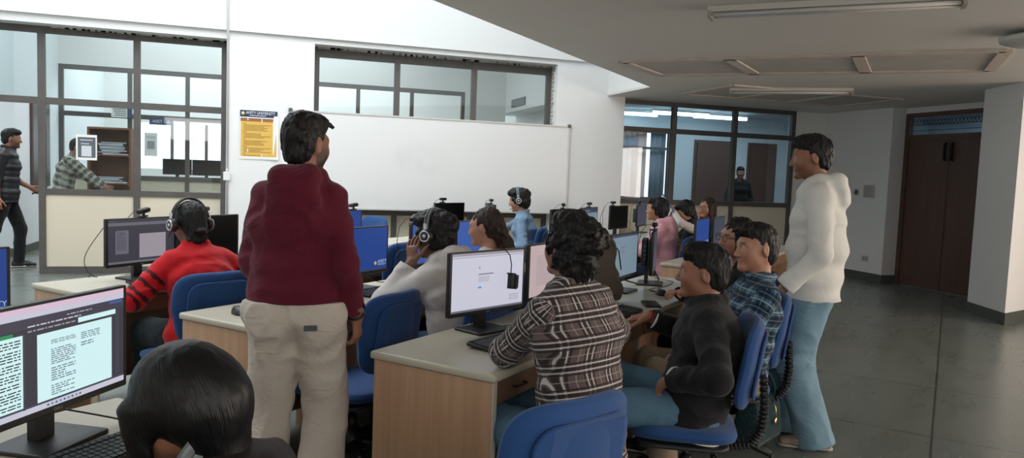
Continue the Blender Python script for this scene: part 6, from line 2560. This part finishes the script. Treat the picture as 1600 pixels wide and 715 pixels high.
MB().tube([(0, -0.02, 0.05), (0, -0.02, 0.09)], 0.008, 8).build('cable_gland', M_WHITE, t)

# ================================================================ small things on the desks
p = P(2.985 * 0.966, 1.87 * 0.966, DZ)
r = ROW + math.radians(-12)
M = Matrix.Translation(p) @ Matrix.Rotation(r, 4, 'Z')
t = thing('webcam', 'webcam dangling on its cable in front of the white web page', 'webcam', M @ Vector((0.125, -0.035, 0.225)), r, 'webcams clipped on the monitors', rot=(0, math.radians(8), r + 0.5))
MB().slab(0.062, 0.072, 0.030, 0.006, 0.004, M=TR(0, 0.012, 0, rx=PI / 2)).build('housing', M_BLK, t)
MB().box(-0.055, 0.0, -0.016, 0.010, 0.030, 0.038).box(-0.02, 0.02, -0.03, -0.02, -0.03, 0.03).box(-0.02, 0.0, -0.03, 0.0, -0.036, -0.030).build('clip', M_BLK2, t)
MB().lathe([(0.0, 0), (0.008, 0), (0.009, 0.003)], 14, 0, TR(0.012, -0.021, 0.012, rx=PI / 2)).build('lens', MATS['lens_glass'], t)
Mi = t.matrix_basis.inverted()
MB().tube([Mi @ (M @ Vector(q)) for q in ((0.125, -0.03, 0.255), (0.128, -0.03, 0.30), (0.12, -0.025, 0.345), (0.10, -0.012, 0.372), (0.09, 0.02, 0.374), (0.08, 0.05, 0.34), (0.06, 0.06, 0.22), (0.04, 0.08, 0.05))], 0.0026, 6).build('cable', M_CABLE, t)

mouse(3.64, 1.45, 12, 'mouse under the hand of the person in the black jacket')
mouse(4.50, 1.53, -50, 'mouse lying loose on the desk before the slate grey screen')
t = thing('phone', 'dark phone lying on the desk between the mouse hand and the loose mouse', 'phone', P(4.10, 1.45, DZ + 0.001), ROW + math.radians(-60))
MB().slab(0.09, 0.18, 0.010, 0.010, 0.003).build('phone_case', M_BLK2, t)
MB().slab(0.080, 0.168, 0.001, 0.008, 0.0003, M=TR(0, 0, 0.0102)).build('screen', E_OFF, t)
mouse(3.10, 1.56, 0, 'mouse at the plaid elbow')
mouse(2.42, 2.92, 160, 'mouse at the near end of the desk behind the maroon hoodie')
mouse(0.72, 1.74, 10, 'mouse at the bottom left below the lit document screen')


def cable_run(pts, label, r=0.0026):
    c = [P(a, b, DZ + z) for a, b, z in pts]
    # smooth the run
    q = []
    for i in range(len(c) - 1):
        p0, p1, p2, p3 = c[max(i - 1, 0)], c[i], c[i + 1], c[min(i + 2, len(c) - 1)]
        for k in range(6):
            s = k / 6
            q.append(0.5 * ((2 * p1) + (p2 - p0) * s + (2 * p0 - 5 * p1 + 4 * p2 - p3) * s * s + (3 * p1 - p0 - 3 * p2 + p3) * s ** 3))
    q.append(c[-1])
    o0 = q[0].copy()
    o = MB().tube([p_ - o0 for p_ in q], r, 6).build('cable', M_CABLE)
    o.location = o0
    tag(o, label, 'cable', 'loose cables on the desks')


cable_run([(2.90, 1.88, 0.08), (2.92, 1.90, 0.004), (3.04, 1.78, 0.004), (3.20, 1.82, 0.004), (3.32, 1.88, 0.004)], 'black cable curling behind the foot of the web page monitor')
cable_run([(5.10, 1.86, 0.07), (5.2, 1.80, 0.004), (5.12, 1.66, 0.004), (4.86, 1.62, 0.004), (4.66, 1.66, 0.004), (4.58, 1.58, 0.004)], 'black cable running from the slate grey screen to the loose mouse')
cable_run([(4.70, 1.90, 0.05), (4.84, 1.80, 0.004), (5.0, 1.72, 0.02), (5.06, 1.82, 0.10)], 'black cables bunched between the blue grey page and the slate screen', 0.006)
cable_run([(3.55, 3.14, 0.06), (3.66, 3.10, 0.004), (3.80, 3.04, 0.02), (3.96, 3.06, 0.004), (4.0, 3.0, 0.004)], 'black cable looping behind the keyboard of the university wallpaper')
cable_run([(1.10, 2.02, 0.05), (1.22, 1.90, 0.004), (1.18, 1.74, 0.004), (0.98, 1.64, 0.004)], 'black cable on the near desk right of the lit document monitor foot')
cable_run([(2.66, 4.44, 0.30), (2.58, 4.50, 0.12), (2.62, 4.47, 0.004), (2.82, 4.42, 0.004), (3.0, 4.44, 0.03), (3.08, 4.42, 0.004)], 'black cable behind the dark document monitor at the left')
cable_run([(8.6, 3.70, 0.36), (8.56, 3.74, 0.2), (8.58, 3.70, 0.03), (8.75, 3.6, 0.006)], 'white grey cable loop left of the black far monitor')
cable_run([(9.35, 3.70, 0.30), (9.30, 3.70, 0.2), (9.36, 3.66, 0.12), (9.32, 3.64, 0.03), (9.5, 3.58, 0.006)], 'tangled cable between the two far monitors by the pink hoodie')
cable_run([(2.62, 4.44, 0.0), (2.60, 4.49, 0.0), (2.60, 4.53, -0.2), (2.62, 4.56, -0.5)], 'black cable hanging behind the end of the left desk')

t = thing('curtain', 'blue grey curtain hanging in the corridor window behind the right glass', 'curtain', (5.62, 14.22, 1.0))
vs, fs = [], []
for i in range(121):
    x = i * 1.62 / 120
    y = 0.022 * math.sin(x * 48) + 0.008 * math.sin(x * 21)
    vs += [(x, y, 0.0), (x, y, 1.45), (x, y + 0.004, 1.45), (x, y + 0.004, 0.0)]
for i in range(120):
    for k in range(4):
        fs.append((i * 4 + k, (i + 1) * 4 + k, (i + 1) * 4 + (k + 1) % 4, i * 4 + (k + 1) % 4))
MB().add(vs, fs, 0, True).build('cloth', mat('blue_grey_cloth', (0.30, 0.36, 0.42), 0.9), t)
MB().tube([(-0.03, 0, 1.46), (2.3, 0, 1.46)], 0.012, 8).build('rail', M_GREYP, t)
vs = [(x + 1.90 if x > -1 else x, y, z) for x, y, z in vs]
MB().add([v for v in vs if v[0] < 2.26], [f_ for f_ in fs if max(f_) < len([v for v in vs if v[0] < 2.26])], 0, True).build('cloth', MATS['blue_grey_cloth'], t)
# ================================================================ light and camera
wd_ = bpy.data.worlds.new('World')
SC.world = wd_
wd_.use_nodes = True
bg = wd_.node_tree.nodes['Background']
bg.inputs[0].default_value = (0.86, 0.93, 1.0, 1)
bg.inputs[1].default_value = 1.8


def area(name, loc, size, power, rot=(0, 0, 0), col=(1, 1, 1), sy=None):
    l = bpy.data.lights.new(name, 'AREA')
    l.energy = power
    l.color = col
    l.shape = 'RECTANGLE'
    l.size = size
    l.size_y = sy or size
    o = bpy.data.objects.new(name, l)
    COL.objects.link(o)
    o.location = loc
    o.rotation_euler = rot
    return o


# daylight through the roof of the well, through the windows at the right and in the rooms behind the glass, plus one added fill
area('skylight_well', (0.0, 6.3, 5.3), 6.5, 440, (0, 0, 0), (0.90, 0.96, 1.0), 5.5)
area('skylight_well_left', (-4.2, 4.5, 5.3), 3.5, 200, (0, 0, 0), (0.90, 0.96, 1.0), 9)
area('daylight_right_windows', (9.7, 0.0, 1.6), 1.4, 300, (0, math.radians(90), 0), (1.0, 0.82, 0.68), 8.5)
area('fill_behind_camera', (1.5, -2.4, 2.58), 9.0, 340, (math.radians(20), 0, 0), (1.0, 0.98, 0.95), 3.0)  # added fill lamp under the ceiling behind the camera, no window there
area('lab_daylight', (-0.3, 13.0, 4.3), 5, 170, (0, 0, 0), (0.92, 0.97, 1.0), 4)
area('lab_rear_daylight', (0.0, 16.5, 4.3), 6, 200, (0, 0, 0), (0.92, 0.97, 1.0), 2.5)
area('passage_daylight', (-5.2, 11.5, 4.0), 2, 60, (0, 0, 0), (0.92, 0.97, 1.0), 1.5)
area('corridor_tubes', (8.2, 12.4, 2.7), 4.5, 42, (0, 0, 0), (0.88, 0.95, 1.0), 1.0)

area('passage_light', (10.0, 8.6, 2.65), 1.2, 14, (0, 0, 0), (0.75, 0.88, 1.0), 0.4)

cam_d = bpy.data.cameras.new('camera')
cam = bpy.data.objects.new('camera', cam_d)
COL.objects.link(cam)
cam_d.sensor_fit = 'HORIZONTAL'
cam_d.sensor_width = 36.0
cam_d.lens = 26.28
pt, ro, ya = math.radians(4.307), math.radians(2.185), math.radians(17.686)
fw = Vector((math.sin(ya) * math.cos(pt), math.cos(ya) * math.cos(pt), -math.sin(pt)))
rt = Vector((math.cos(ya), -math.sin(ya), 0))
up = rt.cross(fw)
r2 = rt * math.cos(ro) + up * math.sin(ro)
u2 = up * math.cos(ro) - rt * math.sin(ro)
Mx = Matrix(((r2.x, u2.x, -fw.x, 0), (r2.y, u2.y, -fw.y, 0), (r2.z, u2.z, -fw.z, EYE), (0, 0, 0, 1)))
cam.matrix_world = Mx
cam_d.clip_start = 0.05
SC.camera = cam

SC.view_settings.view_transform = 'Standard'
SC.view_settings.look = 'None'
SC.view_settings.gamma = 1.0
SC.view_settings.exposure = 0.0
SC.view_settings.use_curve_mapping = False
